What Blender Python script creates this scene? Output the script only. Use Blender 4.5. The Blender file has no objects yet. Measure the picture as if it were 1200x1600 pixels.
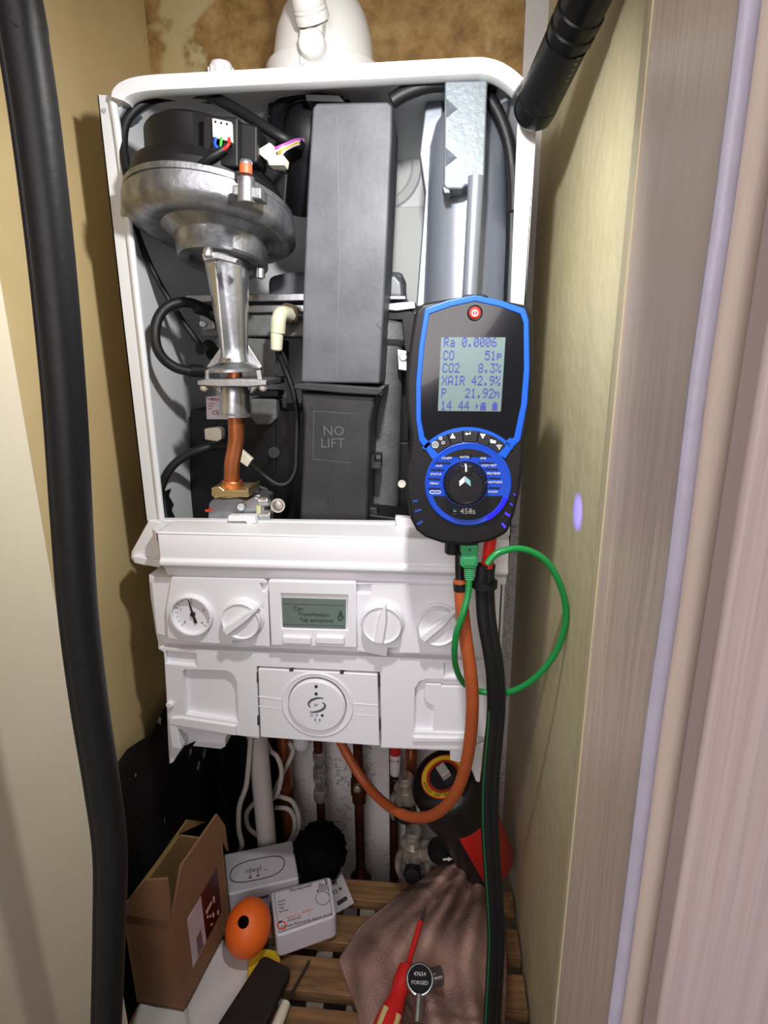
import bpy, bmesh, math, random
from mathutils import Vector, Matrix
random.seed(4)
D = bpy.data
C = bpy.context.scene.collection
V = Vector
# ------------------------------------------------------------------ camera
CAM = V((.121, -.5876, -.2422)); YAW, PITCH, ROLL, F = -.0962, -.2668, -.0083, 900.
fw = V((math.sin(YAW)*math.cos(PITCH), math.cos(YAW)*math.cos(PITCH), math.sin(PITCH)))
r0 = V((math.cos(YAW), -math.sin(YAW), 0)); u0 = r0.cross(fw)
rt = r0*math.cos(ROLL) + u0*math.sin(ROLL); up = u0*math.cos(ROLL) - r0*math.sin(ROLL)
cd = D.cameras.new('camera'); cam = D.objects.new('camera', cd); C.objects.link(cam)
cd.sensor_fit = 'VERTICAL'; cd.sensor_height = 36; cd.lens = F/1600*36; cd.clip_start = .01
mw = Matrix((rt, up, -fw)).transposed().to_4x4(); mw.translation = CAM
cam.matrix_world = mw
sc = bpy.context.scene; sc.camera = cam
sc.view_settings.view_transform = 'Standard'; sc.view_settings.look = 'None'
sc.view_settings.exposure = 0; sc.view_settings.gamma = 1; sc.view_settings.use_curve_mapping = False
# ------------------------------------------------------------------ light
w = D.worlds.new('world'); sc.world = w; w.use_nodes = True
w.node_tree.nodes['Background'].inputs[0].default_value = (.56, .545, .59, 1)
w.node_tree.nodes['Background'].inputs[1].default_value = .33
def lamp(name, kind, loc, power, col, size=.02, aim=None, spot=None):
    l = D.lights.new(name, kind); l.energy = power; l.color = col
    if kind == 'AREA': l.shape = 'DISK'; l.size = size
    else: l.shadow_soft_size = size
    if spot: l.spot_size = spot; l.spot_blend = .8
    o = D.objects.new(name, l); C.objects.link(o); o.location = loc
    if aim is not None: o.rotation_euler = (V(aim) - V(loc)).to_track_quat('-Z', 'Y').to_euler()
    return o
lamp('work_lamp', 'SPOT', (.104, -.285, -.035), 8.8, (1, .985, .96), .012, (-.05, .12, -.31), math.radians(144))
lamp('room_lamp', 'AREA', (-.10, -1.40, .05), 11, (1, .92, .93), .95, (.2, -.3, -.4))

# ------------------------------------------------------------------ helpers
def at(x, y, X=None, Y=None, Z=None):
    d = fw + rt*((x-600)/F) - up*((y-800)/F)
    if X is not None: return CAM + d*((X-CAM.x)/d.x)
    if Y is not None: return CAM + d*((Y-CAM.y)/d.y)
    return CAM + d*((Z-CAM.z)/d.z)
def sc_at(P): return (P-CAM).dot(fw)/F          # metres per pixel at a point
def lin(c): return tuple((v/255/12.92 if v <= 10 else ((v/255+.055)/1.055)**2.4) for v in c)
MATS = {}
def M(name, rgb, rough=.5, metal=0, var=0, vscale=20, bump=0, bscale=80, rgb2=None, emit=0, spec=.5, coat=0, stretch=None, contrast=(.35, .65)):
    if name in MATS: return MATS[name]
    m = D.materials.new(name); m.use_nodes = True; nt = m.node_tree; b = nt.nodes['Principled BSDF']
    c = lin(rgb)+(1,)
    b.inputs['Base Color'].default_value = c; b.inputs['Roughness'].default_value = rough
    b.inputs['Metallic'].default_value = metal; b.inputs['Specular IOR Level'].default_value = spec
    b.inputs['Coat Weight'].default_value = coat
    tc = nt.nodes.new('ShaderNodeTexCoord'); src = tc.outputs['Object']
    if stretch:
        mp = nt.nodes.new('ShaderNodeMapping'); mp.inputs['Scale'].default_value = stretch
        nt.links.new(src, mp.inputs[0]); src = mp.outputs[0]
    if rgb2 or var:
        n = nt.nodes.new('ShaderNodeTexNoise'); n.inputs['Scale'].default_value = vscale; n.inputs['Detail'].default_value = 6
        nt.links.new(src, n.inputs['Vector'])
        r = nt.nodes.new('ShaderNodeValToRGB'); r.color_ramp.elements[0].position, r.color_ramp.elements[1].position = contrast
        c2 = lin(rgb2)+(1,) if rgb2 else tuple(max(0, v*(1-var)) for v in c[:3])+(1,)
        r.color_ramp.elements[0].color = c2; r.color_ramp.elements[1].color = c
        nt.links.new(n.outputs['Fac'], r.inputs[0]); nt.links.new(r.outputs[0], b.inputs['Base Color'])
    if bump:
        n = nt.nodes.new('ShaderNodeTexNoise'); n.inputs['Scale'].default_value = bscale; n.inputs['Detail'].default_value = 4
        nt.links.new(src, n.inputs['Vector'])
        bp = nt.nodes.new('ShaderNodeBump'); bp.inputs['Strength'].default_value = bump; bp.inputs['Distance'].default_value = .004
        nt.links.new(n.outputs['Fac'], bp.inputs['Height']); nt.links.new(bp.outputs[0], b.inputs['Normal'])
    if emit:
        b.inputs['Emission Color'].default_value = c; b.inputs['Emission Strength'].default_value = emit
    MATS[name] = m; return m
WL = {}
def smooth(me, ang=35):
    for p in me.polygons: p.use_smooth = True
    me.set_sharp_from_angle(angle=math.radians(ang))
def obj(name, bm, m, parent=None, bevel=0, label=None, seg=2, ang=35, smoothit=True):
    if isinstance(bm, D.meshes.__class__): pass
    bmesh.ops.remove_doubles(bm, verts=bm.verts, dist=1e-6)
    bmesh.ops.recalc_face_normals(bm, faces=bm.faces)
    lo = V((min(v.co[i] for v in bm.verts) for i in range(3))); hi = V((max(v.co[i] for v in bm.verts) for i in range(3)))
    c = (lo+hi)/2
    bmesh.ops.translate(bm, verts=bm.verts, vec=-c)
    me = D.meshes.new(name); bm.to_mesh(me); bm.free()
    for mm in (m if isinstance(m, (list, tuple)) else [m]): me.materials.append(mm)
    if smoothit: smooth(me, ang)
    o = D.objects.new(name, me); C.objects.link(o)
    o.location = c - (WL[parent.name] if parent else V((0, 0, 0))); WL[o.name] = c
    if parent: o.parent = parent
    if bevel:
        b = o.modifiers.new('bevel', 'BEVEL'); b.width = bevel; b.segments = seg; b.limit_method = 'ANGLE'; b.angle_limit = math.radians(30)
        b.harden_normals = True
    if label: o['label'] = label
    return o
def thing(name, label, cat, loc, group=None):
    o = D.objects.new(name, None); C.objects.link(o); o.location = loc; o.empty_display_size = .02
    WL[o.name] = V(loc); return tag(o, label, cat, group)
def tag(o, label, cat, group=None):
    o['label'] = label; o['category'] = cat
    if group: o['group'] = group
    return o
def objs(name, bm, m, parent=None, **k):          # one object for every separate piece
    bm.verts.index_update(); seen = set(); out = []
    for v0 in list(bm.verts):
        if v0 in seen: continue
        st = [v0]; isl = []; seen.add(v0)
        while st:
            v = st.pop(); isl.append(v)
            for e in v.link_edges:
                o2 = e.other_vert(v)
                if o2 not in seen: seen.add(o2); st.append(o2)
        nb = bmesh.new(); mp = {v: nb.verts.new(v.co) for v in isl}
        for f in {f for v in isl for f in v.link_faces}:
            nf = nb.faces.new([mp[v] for v in f.verts]); nf.material_index = f.material_index
        out.append(obj(name, nb, m, parent, **k))
    bm.free(); return out
def struct(name, bm, m, **k):
    o = obj(name, bm, m, **k); o['kind'] = 'structure'; return o
def B(): return bmesh.new()
def prism(bm, pts, off, mi=0):
    off = V(off); a = [bm.verts.new(p) for p in pts]; b = [bm.verts.new(V(p)+off) for p in pts]
    fs = [bm.faces.new(a), bm.faces.new(b[::-1])]
    n = len(a)
    for i in range(n): fs.append(bm.faces.new((a[i], b[i], b[(i+1) % n], a[(i+1) % n])))
    for f in fs: f.material_index = mi
    return bm
def ppx(bm, poly, Y, depth, mi=0):               # outline read on a plane facing the room, given real thickness
    return prism(bm, [at(x, y, Y=Y) for x, y in poly], (0, depth, 0), mi)
def box(bm, c, s, R=None):
    c = V(c); h = V(s)/2; R = R or Matrix.Identity(3)
    vs = [bm.verts.new(c + R @ V((h.x*i, h.y*j, h.z*k))) for i in (-1, 1) for j in (-1, 1) for k in (-1, 1)]
    for q in ((0, 1, 3, 2), (4, 6, 7, 5), (0, 4, 5, 1), (2, 3, 7, 6), (0, 2, 6, 4), (1, 5, 7, 3)): bm.faces.new([vs[i] for i in q])
    return bm
def frame(t):
    t = t.normalized(); a = V((0, 0, 1)) if abs(t.z) < .9 else V((1, 0, 0))
    x = t.cross(a).normalized(); return x, t.cross(x).normalized()
def ring(bm, c, x, y, r, n): return [bm.verts.new(c + (x*math.cos(2*math.pi*i/n) + y*math.sin(2*math.pi*i/n))*r) for i in range(n)]
def skin(bm, rings, cap=True, closed=False):
    n = len(rings[0])
    for a, b in zip(rings, rings[1:] + ([rings[0]] if closed else [])):
        for i in range(n): bm.faces.new((a[i], a[(i+1) % n], b[(i+1) % n], b[i]))
    if cap and not closed: bm.faces.new(rings[0][::-1]); bm.faces.new(rings[-1])
def spline(pts, k=6, closed=False):
    pts = [V(p) for p in pts]; out = []; n = len(pts)
    for i in range(n if closed else n-1):
        if closed: p0, p1, p2, p3 = pts[i-1], pts[i], pts[(i+1) % n], pts[(i+2) % n]
        else: p0, p1, p2, p3 = pts[max(i-1, 0)], pts[i], pts[i+1], pts[min(i+2, n-1)]
        for j in range(k):
            t = j/k
            out.append(.5*((2*p1) + (p2-p0)*t + (2*p0-5*p1+4*p2-p3)*t*t + (3*p1-p0-3*p2+p3)*t**3))
    if not closed: out.append(pts[-1])
    return out
def tube(bm, pts, r, n=14, k=6, shape=None, closed=False):
    P = spline(pts, k, closed) if k else [V(p) for p in pts]
    m = len(P); rings = []; x = None
    for i, p in enumerate(P):
        t = (P[(i+1) % m] - P[i-1]) if closed else (P[min(i+1, m-1)] - P[max(i-1, 0)])
        t.normalize()
        if x is None: x, y = frame(t)
        else: x = (x - t*x.dot(t)).normalized()
        y = t.cross(x)
        rr = r if not isinstance(r, (list, tuple)) else r[0] + (r[1]-r[0])*i/(m-1)
        if shape: rings.append([bm.verts.new(p + (x*a + y*b)*rr) for a, b in shape])
        else: rings.append(ring(bm, p, x, y, rr, n))
    skin(bm, rings, True, closed); return bm
def lathe(bm, P0, ax, prof, n=40, cap=True):     # prof: (distance along axis, radius)
    P0 = V(P0); ax = V(ax).normalized(); x, y = frame(ax)
    skin(bm, [ring(bm, P0 + ax*h, x, y, max(r, 1e-5), n) for h, r in prof], cap); return bm
def cyl(bm, P0, P1, r, r1=None, n=28):
    P0, P1 = V(P0), V(P1); d = P1-P0
    return lathe(bm, P0, d, [(0, r), (d.length, r if r1 is None else r1)], n)
def vl(bm, rows, Y, n=56, ax=None):                        # turned part from outline rows (centre x, centre y, half width)
    P = [at(x, y, Y=Y) for x, y, h in rows]; ax = V(ax).normalized() if ax else (P[-1]-P[0]).normalized(); X, Yv = frame(ax)
    skin(bm, [ring(bm, p, X, Yv, h*sc_at(p), n) for p, (a, b, h) in zip(P, rows)]); return bm
def ball(bm, c, r, s=(1, 1, 1), nu=24, nv=14, R=None):
    c = V(c); R = R or Matrix.Identity(3); rings = []
    for j in range(1, nv):
        th = math.pi*j/nv
        rings.append([bm.verts.new(c + R @ V((r*s[0]*math.sin(th)*math.cos(2*math.pi*i/nu), r*s[1]*math.sin(th)*math.sin(2*math.pi*i/nu), r*s[2]*math.cos(th)))) for i in range(nu)])
    skin(bm, rings); return bm
def text(bm, s, o, xa, ya, size, ext=.0002, align='CENTER', shear=0):
    cu = D.curves.new('t', 'FONT'); cu.body = s; cu.size = 1; cu.align_x = align; cu.align_y = 'CENTER'; cu.resolution_u = 2; cu.shear = shear
    t = D.objects.new('t', cu); C.objects.link(t)
    me = D.meshes.new_from_object(t.evaluated_get(bpy.context.evaluated_depsgraph_get()))
    o, xa, ya = V(o), V(xa).normalized(), V(ya).normalized(); za = xa.cross(ya)
    b2 = B(); b2.from_mesh(me)
    r = bmesh.ops.extrude_face_region(b2, geom=b2.faces[:])
    for g in r['geom']:
        if isinstance(g, bmesh.types.BMVert): g.co.z += ext/size
    vm = {}
    for v in b2.verts: vm[v.index] = None
    b2.verts.ensure_lookup_table(); b2.verts.index_update()
    nv = [bm.verts.new(o + (xa*v.co.x + ya*v.co.y + za*v.co.z)*size) for v in b2.verts]
    for f in b2.faces:
        try: bm.faces.new([nv[v.index] for v in f.verts])
        except ValueError: pass
    b2.free(); D.objects.remove(t); D.curves.remove(cu); D.meshes.remove(me); return bm
XA, ZA = (1, 0, 0), (0, 0, 1)
def tpx(bm, s, x, y, Y, h, ext=.0003, align='CENTER'):
    P = at(x, y, Y=Y); return text(bm, s, P, XA, ZA, h*sc_at(P)*1.35, ext, align)
def boolcut(o, cuts):                             # pockets cut into a part; the cutters are discarded
    for i, cb in enumerate(cuts):
        bmesh.ops.recalc_face_normals(cb, faces=cb.faces)
        me = D.meshes.new('cut'); cb.to_mesh(me); cb.free(); c = D.objects.new('cut', me); C.objects.link(c)
        c.location = WL[o.name] - WL[o.name]
        for v in me.vertices: v.co -= WL[o.name]
        par = o.parent; loc = o.location.copy(); o.parent = None; o.location = (0, 0, 0)
        bevs = [(m.width, m.segments) for m in o.modifiers]; o.modifiers.clear()
        md = o.modifiers.new('b', 'BOOLEAN'); md.object = c; md.operation = 'DIFFERENCE'; md.solver = 'EXACT'
        bpy.context.view_layer.update()
        nm = D.meshes.new_from_object(o.evaluated_get(bpy.context.evaluated_depsgraph_get()))
        o.modifiers.clear(); old = o.data; nm.name = o.name; o.data = nm; D.meshes.remove(old)
        smooth(nm)
        D.objects.remove(c); o.parent = par; o.location = loc
        for wd, sg in bevs:
            b = o.modifiers.new('bevel', 'BEVEL'); b.width = wd; b.segments = sg; b.limit_method = 'ANGLE'; b.angle_limit = math.radians(30)
def circ(cx, cy, r, a0=0, a1=360, n=32, sy=1): return [(cx + r*math.cos(math.radians(a0+(a1-a0)*i/n)), cy - r*sy*math.sin(math.radians(a0+(a1-a0)*i/n))) for i in range(n + (0 if a1-a0 == 360 else 1))]

# ------------------------------------------------------------------ materials
white = M('white_enamel', (216, 218, 221), .38, var=.03, vscale=8, spec=.4)
plastic = M('white_plastic', (230, 229, 234), .4, bump=.03, bscale=300)
offwhite = M('cream_plastic', (226, 222, 200), .45)
alu = M('cast_aluminium', (158, 160, 164), .40, .85, rgb2=(104, 106, 111), vscale=45, bump=.12, bscale=260, contrast=(.3, .6))
aluc = M('bright_aluminium', (196, 198, 202), .3, .9, var=.25, vscale=30, bump=.05, bscale=200)
silver = M('silver_paint', (140, 147, 158), .38, .55, bump=.03, bscale=260)
zinc = M('zinc_sheet', (112, 121, 128), .5, .25, var=.12, vscale=60, bump=.15, bscale=220)
black = M('black_plastic', (15, 15, 17), .5, spec=.35)
rubber = M('black_rubber', (15, 16, 19), .52, spec=.4, bump=.05, bscale=200)
grey = M('grey_duct_plastic', (96, 98, 104), .5, rgb2=(76, 78, 84), vscale=22, bump=.06, bscale=160)
greyd = M('dark_duct_plastic', (46, 47, 50), .48, rgb2=(34, 35, 38), vscale=22, bump=.06, bscale=160)
hxgrey = M('grey_cast_body', (118, 120, 120), .6, .3, var=.2, vscale=60, bump=.2, bscale=300)
cover = M('insulated_interior', (205, 208, 208), .6)
copper = M('copper', (206, 128, 84), .38, .85, rgb2=(172, 98, 58), vscale=30)
oldcopper = M('tarnished_copper', (110, 62, 38), .45, .7, rgb2=(66, 40, 28), vscale=25)
brass = M('plated_clip', (214, 192, 140), .28, .9)
chrome = M('chrome_fitting', (196, 190, 180), .32, .55, rgb2=(140, 132, 120), vscale=60)
steel = M('tool_steel', (170, 172, 176), .25, .95)

# ------------------------------------------------------------------ setting
XL, XR, YB, ZF = -.258, .242, .25, -1.0
def wallmat(name, a, b, scale, bump, bscale, stretch=None, rough=.7, contrast=(.35, .65)): return M(name, a, rough, rgb2=b, vscale=scale, bump=bump, bscale=bscale, stretch=stretch, contrast=contrast, spec=.3)
mleft = wallmat('tan_painted_wall', (205, 184, 138), (196, 174, 128), 9, .12, 30)
mright = wallmat('beige_painted_wall', (202, 194, 160), (192, 183, 148), 9, .25, 60, rough=.5)
def stain():
    m = D.materials.new('stained_plaster'); m.use_nodes = True; nt = m.node_tree; b = nt.nodes['Principled BSDF']; b.inputs['Roughness'].default_value = .65
    tc = nt.nodes.new('ShaderNodeTexCoord')
    n1 = nt.nodes.new('ShaderNodeTexNoise'); n1.inputs['Scale'].default_value = 34; n1.inputs['Detail'].default_value = 10; n1.inputs['Roughness'].default_value = .72
    r1 = nt.nodes.new('ShaderNodeValToRGB'); e = r1.color_ramp.elements
    e[0].position = .3; e[0].color = lin((104, 78, 40))+(1,); e[1].position = .72; e[1].color = lin((182, 152, 98))+(1,)
    q = e.new(.48); q.color = lin((146, 114, 62))+(1,)
    n2 = nt.nodes.new('ShaderNodeTexNoise'); n2.inputs['Scale'].default_value = 7; n2.inputs['Detail'].default_value = 5
    r2 = nt.nodes.new('ShaderNodeValToRGB'); r2.color_ramp.elements[0].position = .60; r2.color_ramp.elements[1].position = .63
    mx = nt.nodes.new('ShaderNodeMix'); mx.data_type = 'RGBA'; mx.inputs[7].default_value = lin((188, 172, 128))+(1,)
    bp = nt.nodes.new('ShaderNodeBump'); bp.inputs['Strength'].default_value = .5; bp.inputs['Distance'].default_value = .004
    L = nt.links.new
    for n in (n1, n2): L(tc.outputs['Object'], n.inputs['Vector'])
    L(n1.outputs['Fac'], r1.inputs[0]); L(n2.outputs['Fac'], r2.inputs[0]); L(r2.outputs[0], mx.inputs[0]); L(r1.outputs[0], mx.inputs[6])
    L(mx.outputs[2], b.inputs['Base Color']); L(n1.outputs['Fac'], bp.inputs['Height']); L(bp.outputs[0], b.inputs['Normal'])
    return m
def crackle():
    m = D.materials.new('crackled_white_plaster'); m.use_nodes = True; nt = m.node_tree; b = nt.nodes['Principled BSDF']; b.inputs['Roughness'].default_value = .75
    tc = nt.nodes.new('ShaderNodeTexCoord'); L = nt.links.new
    nz = nt.nodes.new('ShaderNodeTexNoise'); nz.inputs['Scale'].default_value = 30; nz.inputs['Detail'].default_value = 6
    add = nt.nodes.new('ShaderNodeMix'); add.data_type = 'RGBA'; add.blend_type = 'LINEAR_LIGHT'; add.inputs[0].default_value = .06
    vo = nt.nodes.new('ShaderNodeTexVoronoi'); vo.feature = 'DISTANCE_TO_EDGE'; vo.inputs['Scale'].default_value = 34
    r = nt.nodes.new('ShaderNodeValToRGB'); r.color_ramp.elements[0].position = .0; r.color_ramp.elements[0].color = lin((96, 96, 116))+(1,)
    r.color_ramp.elements[1].position = .045; r.color_ramp.elements[1].color = lin((236, 230, 228))+(1,)
    n2 = nt.nodes.new('ShaderNodeTexNoise'); n2.inputs['Scale'].default_value = 16; n2.inputs['Detail'].default_value = 6
    r2 = nt.nodes.new('ShaderNodeValToRGB'); r2.color_ramp.elements[0].position = .38; r2.color_ramp.elements[1].position = .6
    mx = nt.nodes.new('ShaderNodeMix'); mx.data_type = 'RGBA'; mx.inputs[6].default_value = lin((228, 222, 220))+(1,)
    bp = nt.nodes.new('ShaderNodeBump'); bp.inputs['Strength'].default_value = .6; bp.inputs['Distance'].default_value = .006
    L(tc.outputs['Object'], nz.inputs['Vector']); L(tc.outputs['Object'], add.inputs[6]); L(nz.outputs['Color'], add.inputs[7])
    L(add.outputs[2], vo.inputs['Vector']); L(vo.outputs['Distance'], r.inputs[0]); L(tc.outputs['Object'], n2.inputs['Vector']); L(n2.outputs['Fac'], r2.inputs[0])
    L(r2.outputs[0], mx.inputs[0]); L(r.outputs[0], mx.inputs[7]); L(mx.outputs[2], b.inputs['Base Color'])
    L(n2.outputs['Fac'], bp.inputs['Height']); L(bp.outputs[0], b.inputs['Normal'])
    return m
bm = B(); box(bm, (0, YB+.02, .15), (.62, .04, 1.1)); n0 = len(bm.faces)
box(bm, (0, YB+.02, -.95), (.62, .04, 1.1)); bm.faces.ensure_lookup_table()
for f in bm.faces[n0:]: f.material_index = 1
struct('wall_back', bm, [stain(), crackle()])
YJ = -.165                                       # inner edge of the door linings
bm = B(); box(bm, (XL-.02, .05, -.45), (.04, .47, 2.2)); struct('wall_left', bm, mleft)
bm = B(); box(bm, (XR+.02, .02, -.45), (.04, .5, 2.2)); struct('wall_right', bm, mright)
cream = wallmat('cream_gloss_paint', (216, 207, 183), (210, 200, 176), 6, .15, 18, rough=.42)
XJL = at(0, 420, Y=-.19).x
bm = B(); prism(bm, [(XJL, -.19, -1.5), (XJL, -.48, -1.5), (XJL-.11, -.48, -1.5), (XJL-.11, -.19, -1.5)], (0, 0, 2.2)); struct('trim_1', bm, cream, bevel=.002)
def brushpaint():
    m = M('brushed_putty_paint', (212, 196, 182), .36, rgb2=(202, 185, 171), vscale=7, bump=.4, bscale=22, stretch=(3, 3, .35), spec=.5); return m
XJR = .225
pA = at(960, 450, X=XJR); pB = at(1120, 450, X=XJR)
YA, YBf = pA.y, pB.y
lin_m = [brushpaint(), wallmat('yellowed_edge_paint', (214, 206, 172), (206, 196, 160), 12, .4, 30, stretch=(3, 3, .3), rough=.4), M('lilac_paint_run', (184, 178, 194), .4, var=.08, vscale=30, bump=.3, bscale=60)]
bm = B(); prism(bm, [(XJR, YBf+.008, -1.5), (XJR, YA-.012, -1.5), (XJR+.08, YA-.012, -1.5), (XJR+.08, YBf+.008, -1.5)], (0, 0, 2.2), 0)
prism(bm, [(XJR-.0008, YA-.024, -1.5), (XJR-.0002, YA-.010, -1.5), (XJR+.006, YA, -1.5), (XJR+.08, YA, -1.5), (XJR+.08, YA-.024, -1.5)], (0, 0, 2.2), 1)
struct('trim_2', bm, lin_m)
# raised run of thick paint down the front corner of the lining
bm = B(); pts = [V((XJR-.001+.0003*math.sin(k*1.7), YBf+.002+.0004*math.sin(k*2.3+1), -1.5+k*.05)) for k in range(45)]
tube(bm, pts, .0037, 10, 3, shape=[(math.cos(a*math.pi/5)*(.7), math.sin(a*math.pi/5)) for a in range(10)]); struct('trim_3', bm, lin_m[2])
bm = B(); box(bm, (XJR+.012+.09, YBf-.009, -.4), (.18, .018, 2.2))
grain = M('pink_grained_paint', (200, 182, 178), .5, rgb2=(194, 174, 170), vscale=14, bump=.7, bscale=9, stretch=(12, 1, .25), contrast=(.4, .6)); struct('trim_4', bm, grain, bevel=.003)
pc0, pc1 = at(822, 0, Y=YB-.006), at(850, 0, Y=YB-.006)
bm = B(); box(bm, ((pc0.x+XR)/2, YB-.003, .0), (XR-pc0.x, .006, .8)); struct('trim_5', bm, M('grey_white_board', (196, 194, 190), .6, var=.08, vscale=12))
bm = B(); box(bm, (0, -.1, -1.34), (.8, 1.2, .04)); struct('floor', bm, M('dark_floorboard', (70, 58, 50), .8, var=.3, vscale=9))
bm = B(); box(bm, (0, .0, .72), (.8, .9, .03)); struct('ceiling', bm, M('ceiling_paint', (215, 210, 200), .8, var=.05))

# ------------------------------------------------------------------ boiler: casing
boiler = thing('gas_boiler', 'white wall-hung gas boiler with its front cover off and inner parts showing', 'boiler', (0, YB, -.35))
ZB = -.42; W = .195
def corner_path(w, zt, r, zb, n=10):
    p = [(-w, zb), (-w, zt-r)]
    p += [(-w+r-r*math.cos(a*math.pi/2/n), zt-r+r*math.sin(a*math.pi/2/n)) for a in range(1, n+1)]
    p += [(w-r+r*math.sin(a*math.pi/2/n), zt-r+r*math.cos(a*math.pi/2/n)) for a in range(n+1)]
    return p + [(w, zb)]
o_ = corner_path(W, -.004, .045, -.66); i_ = corner_path(W-.0025, -.0065, .043, -.66)
bm = B()
prism(bm, [(x, .004, z) for x, z in o_] + [(x, .004, z) for x, z in i_[::-1]], (0, .23, 0))
prism(bm, [(x, .232, z) for x, z in o_], (0, .014, 0))
obj('casing', bm, white, boiler, label='white sheet metal casing')
# pressed step in the back sheet
bm = B(); z1 = at(640, 322, Y=.225).z
prism(bm, [(.0, .226, z1), (.0, .226, -.64), (.16, .226, -.64), (.16, .226, z1)], (0, .006, 0)); obj('back_step', bm, cover, boiler, bevel=.002)
bm = B(); lathe(bm, at(598, 262, Y=.231), (0, -1, 0), [(0, .05), (.004, .048), (.007, .040), (.003, .036), (.002, .01)], 40); obj('back_boss', bm, cover, boiler)
# rolled front rim over the top
bm = B(); P = spline([at(x, y, Y=0) for x, y in ((185, 160), (187, 150), (197, 139), (216, 131), (245, 126.5), (300, 123.5), (450, 115.5), (600, 107.5), (730, 100.5), (758, 101), (780, 107), (800, 119), (815, 132))], 5)
sec = [(.0, .008), (-.006, .009), (-.011, .006), (-.013, -.002), (-.011, -.010), (-.003, -.012), (.0, -.012)]
rings = []
for i, p in enumerate(P):
    t = (P[min(i+1, len(P)-1)] - P[max(i-1, 0)]).normalized(); nrm = V((-t.z, 0, t.x))
    rings.append([bm.verts.new(p + nrm*a + V((0, b, 0))) for a, b in sec])
skin(bm, rings); obj('front_rim', bm, white, boiler, label='rolled white top rim')
# side flanges
bm = B(); ppx(bm, [(152, 148), (172, 149), (178, 158), (196, 300), (252, 812), (228, 814), (188, 470)], 0, .003); ppx(bm, [(152, 148), (188, 470), (228, 814), (230, 814), (190, 470), (154, 149)], .0, .05)
cy_ = [at(x, y, Y=0) for x, y in ((176, 160), (195, 300), (252, 812))]
tube(bm, [p+V((.001, -.001, 0)) for p in cy_], .0035, 10, 4)
obj('side_flange', bm, white, boiler)
bm = B(); ppx(bm, [(815, 128), (840, 126), (836, 200), (821, 470), (795, 880), (770, 880), (798, 470), (808, 205)], 0, .003); ppx(bm, [(838, 200), (821, 470), (795, 880), (793, 880), (819, 470), (836, 200)], .0, .05)
obj('side_flange', bm, white, boiler)
bm = B(); cyl(bm, at(163, 173, Y=-.0008), at(163, 173, Y=.002), .0022); obj('screw_hole', bm, M('hole_grey', (150, 146, 150), .6), boiler)
bm = B(); ppx(bm, [(178, 170), (200, 160), (208, 172), (190, 186), (178, 184)], .008, .02); obj('corner_bracket', bm, zinc, boiler, bevel=.001)
# white turned cap behind the rim
bm = B(); P = at(347, 125, Y=.07); lathe(bm, P, (0, 0, 1), [(-.02, .012), (.010, .012), (.014, .010), (.014, .001)], 24); obj('vent_cap', bm, plastic, boiler)
ribs = B()
for k in range(12):
    a = 2*math.pi*k/12; box(ribs, P+V((math.cos(a)*.012, math.sin(a)*.012, -.004)), (.002, .002, .026))
obj('vent_cap_ribs', ribs, plastic, boiler)

# ------------------------------------------------------------------ heat exchanger at the back
bm = B(); ppx(bm, [(296, 640), (480, 640), (480, 820), (296, 820)], .10, .10); ppx(bm, [(470, 480), (640, 480), (640, 830), (470, 830)], .12, .09)
ppx(bm, [(250, 830), (350, 690), (640, 690), (660, 860), (250, 860)], .11, .09)
hx = obj('heat_exchanger', bm, black, boiler, bevel=.003)  # its black boxes also stand in for the dark of the recess
bm = B(); ppx(bm, [(418, 432), (450, 424), (630, 424), (630, 470), (418, 470)], .12, .07); obj('upper_housing', bm, M('soft_grey_housing', (96, 98, 106), .5), hx, bevel=.006)
bm = B(); ppx(bm, [(290, 461), (480, 458), (480, 470), (290, 472)], .08, .09); ppx(bm, [(308, 478), (640, 474), (640, 486), (322, 489)], .078, .09); obj('flange_plate', bm, aluc, hx, bevel=.001)
bm = B(); ppx(bm, [(312, 488), (475, 488), (475, 526), (312, 526)], .085, .08); ppx(bm, [(372, 526), (432, 530), (432, 592), (372, 590)], .09, .06); ppx(bm, [(390, 622), (432, 622), (432, 655), (422, 664), (400, 664), (390, 652)], .09, .05)
obj('cast_front', bm, hxgrey, hx, bevel=.003)
bm = B(); ppx(bm, [(385, 592), (434, 592), (434, 600), (385, 600)], .085, .03); ppx(bm, [(385, 610), (434, 611), (434, 620), (385, 618)], .085, .03); objs('clamp_bar', bm, rubber, hx, bevel=.001)
bm = B(); ppx(bm, [(312, 492), (332, 492), (336, 514), (318, 516), (312, 506)], .08, .006); cyl(bm, at(317, 506, Y=.079), at(317, 506, Y=.074), .004); obj('lug', bm, aluc, hx, bevel=.001)
# right side of the exchanger
bm = B(); ppx(bm, [(590, 440), (600, 428), (618, 426), (630, 440), (632, 466), (590, 466)], .09, .06); obj('dome_cover', bm, M('satin_grey_cover', (110, 112, 118), .4, .4), hx, bevel=.006, seg=3)
bm = B(); ppx(bm, [(588, 462), (634, 462), (634, 468), (588, 468)], .08, .06); ppx(bm, [(588, 476), (648, 470), (650, 482), (620, 486), (588, 484)], .07, .06); obj('flange_lip', bm, aluc, hx, bevel=.001)
bm = B(); ppx(bm, [(590, 486), (640, 484), (648, 490), (646, 560), (632, 545), (628, 500), (590, 500)], .075, .05); obj('retaining_clip', bm, black, hx, bevel=.001)
bm = B(); vl(bm, [(602, 500, 32), (602, 506, 40), (604, 530, 40), (604, 536, 34), (600, 540, 30), (594, 640, 33), (588, 830, 33)], .10); obj('condensing_body', bm, hxgrey, hx)
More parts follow.
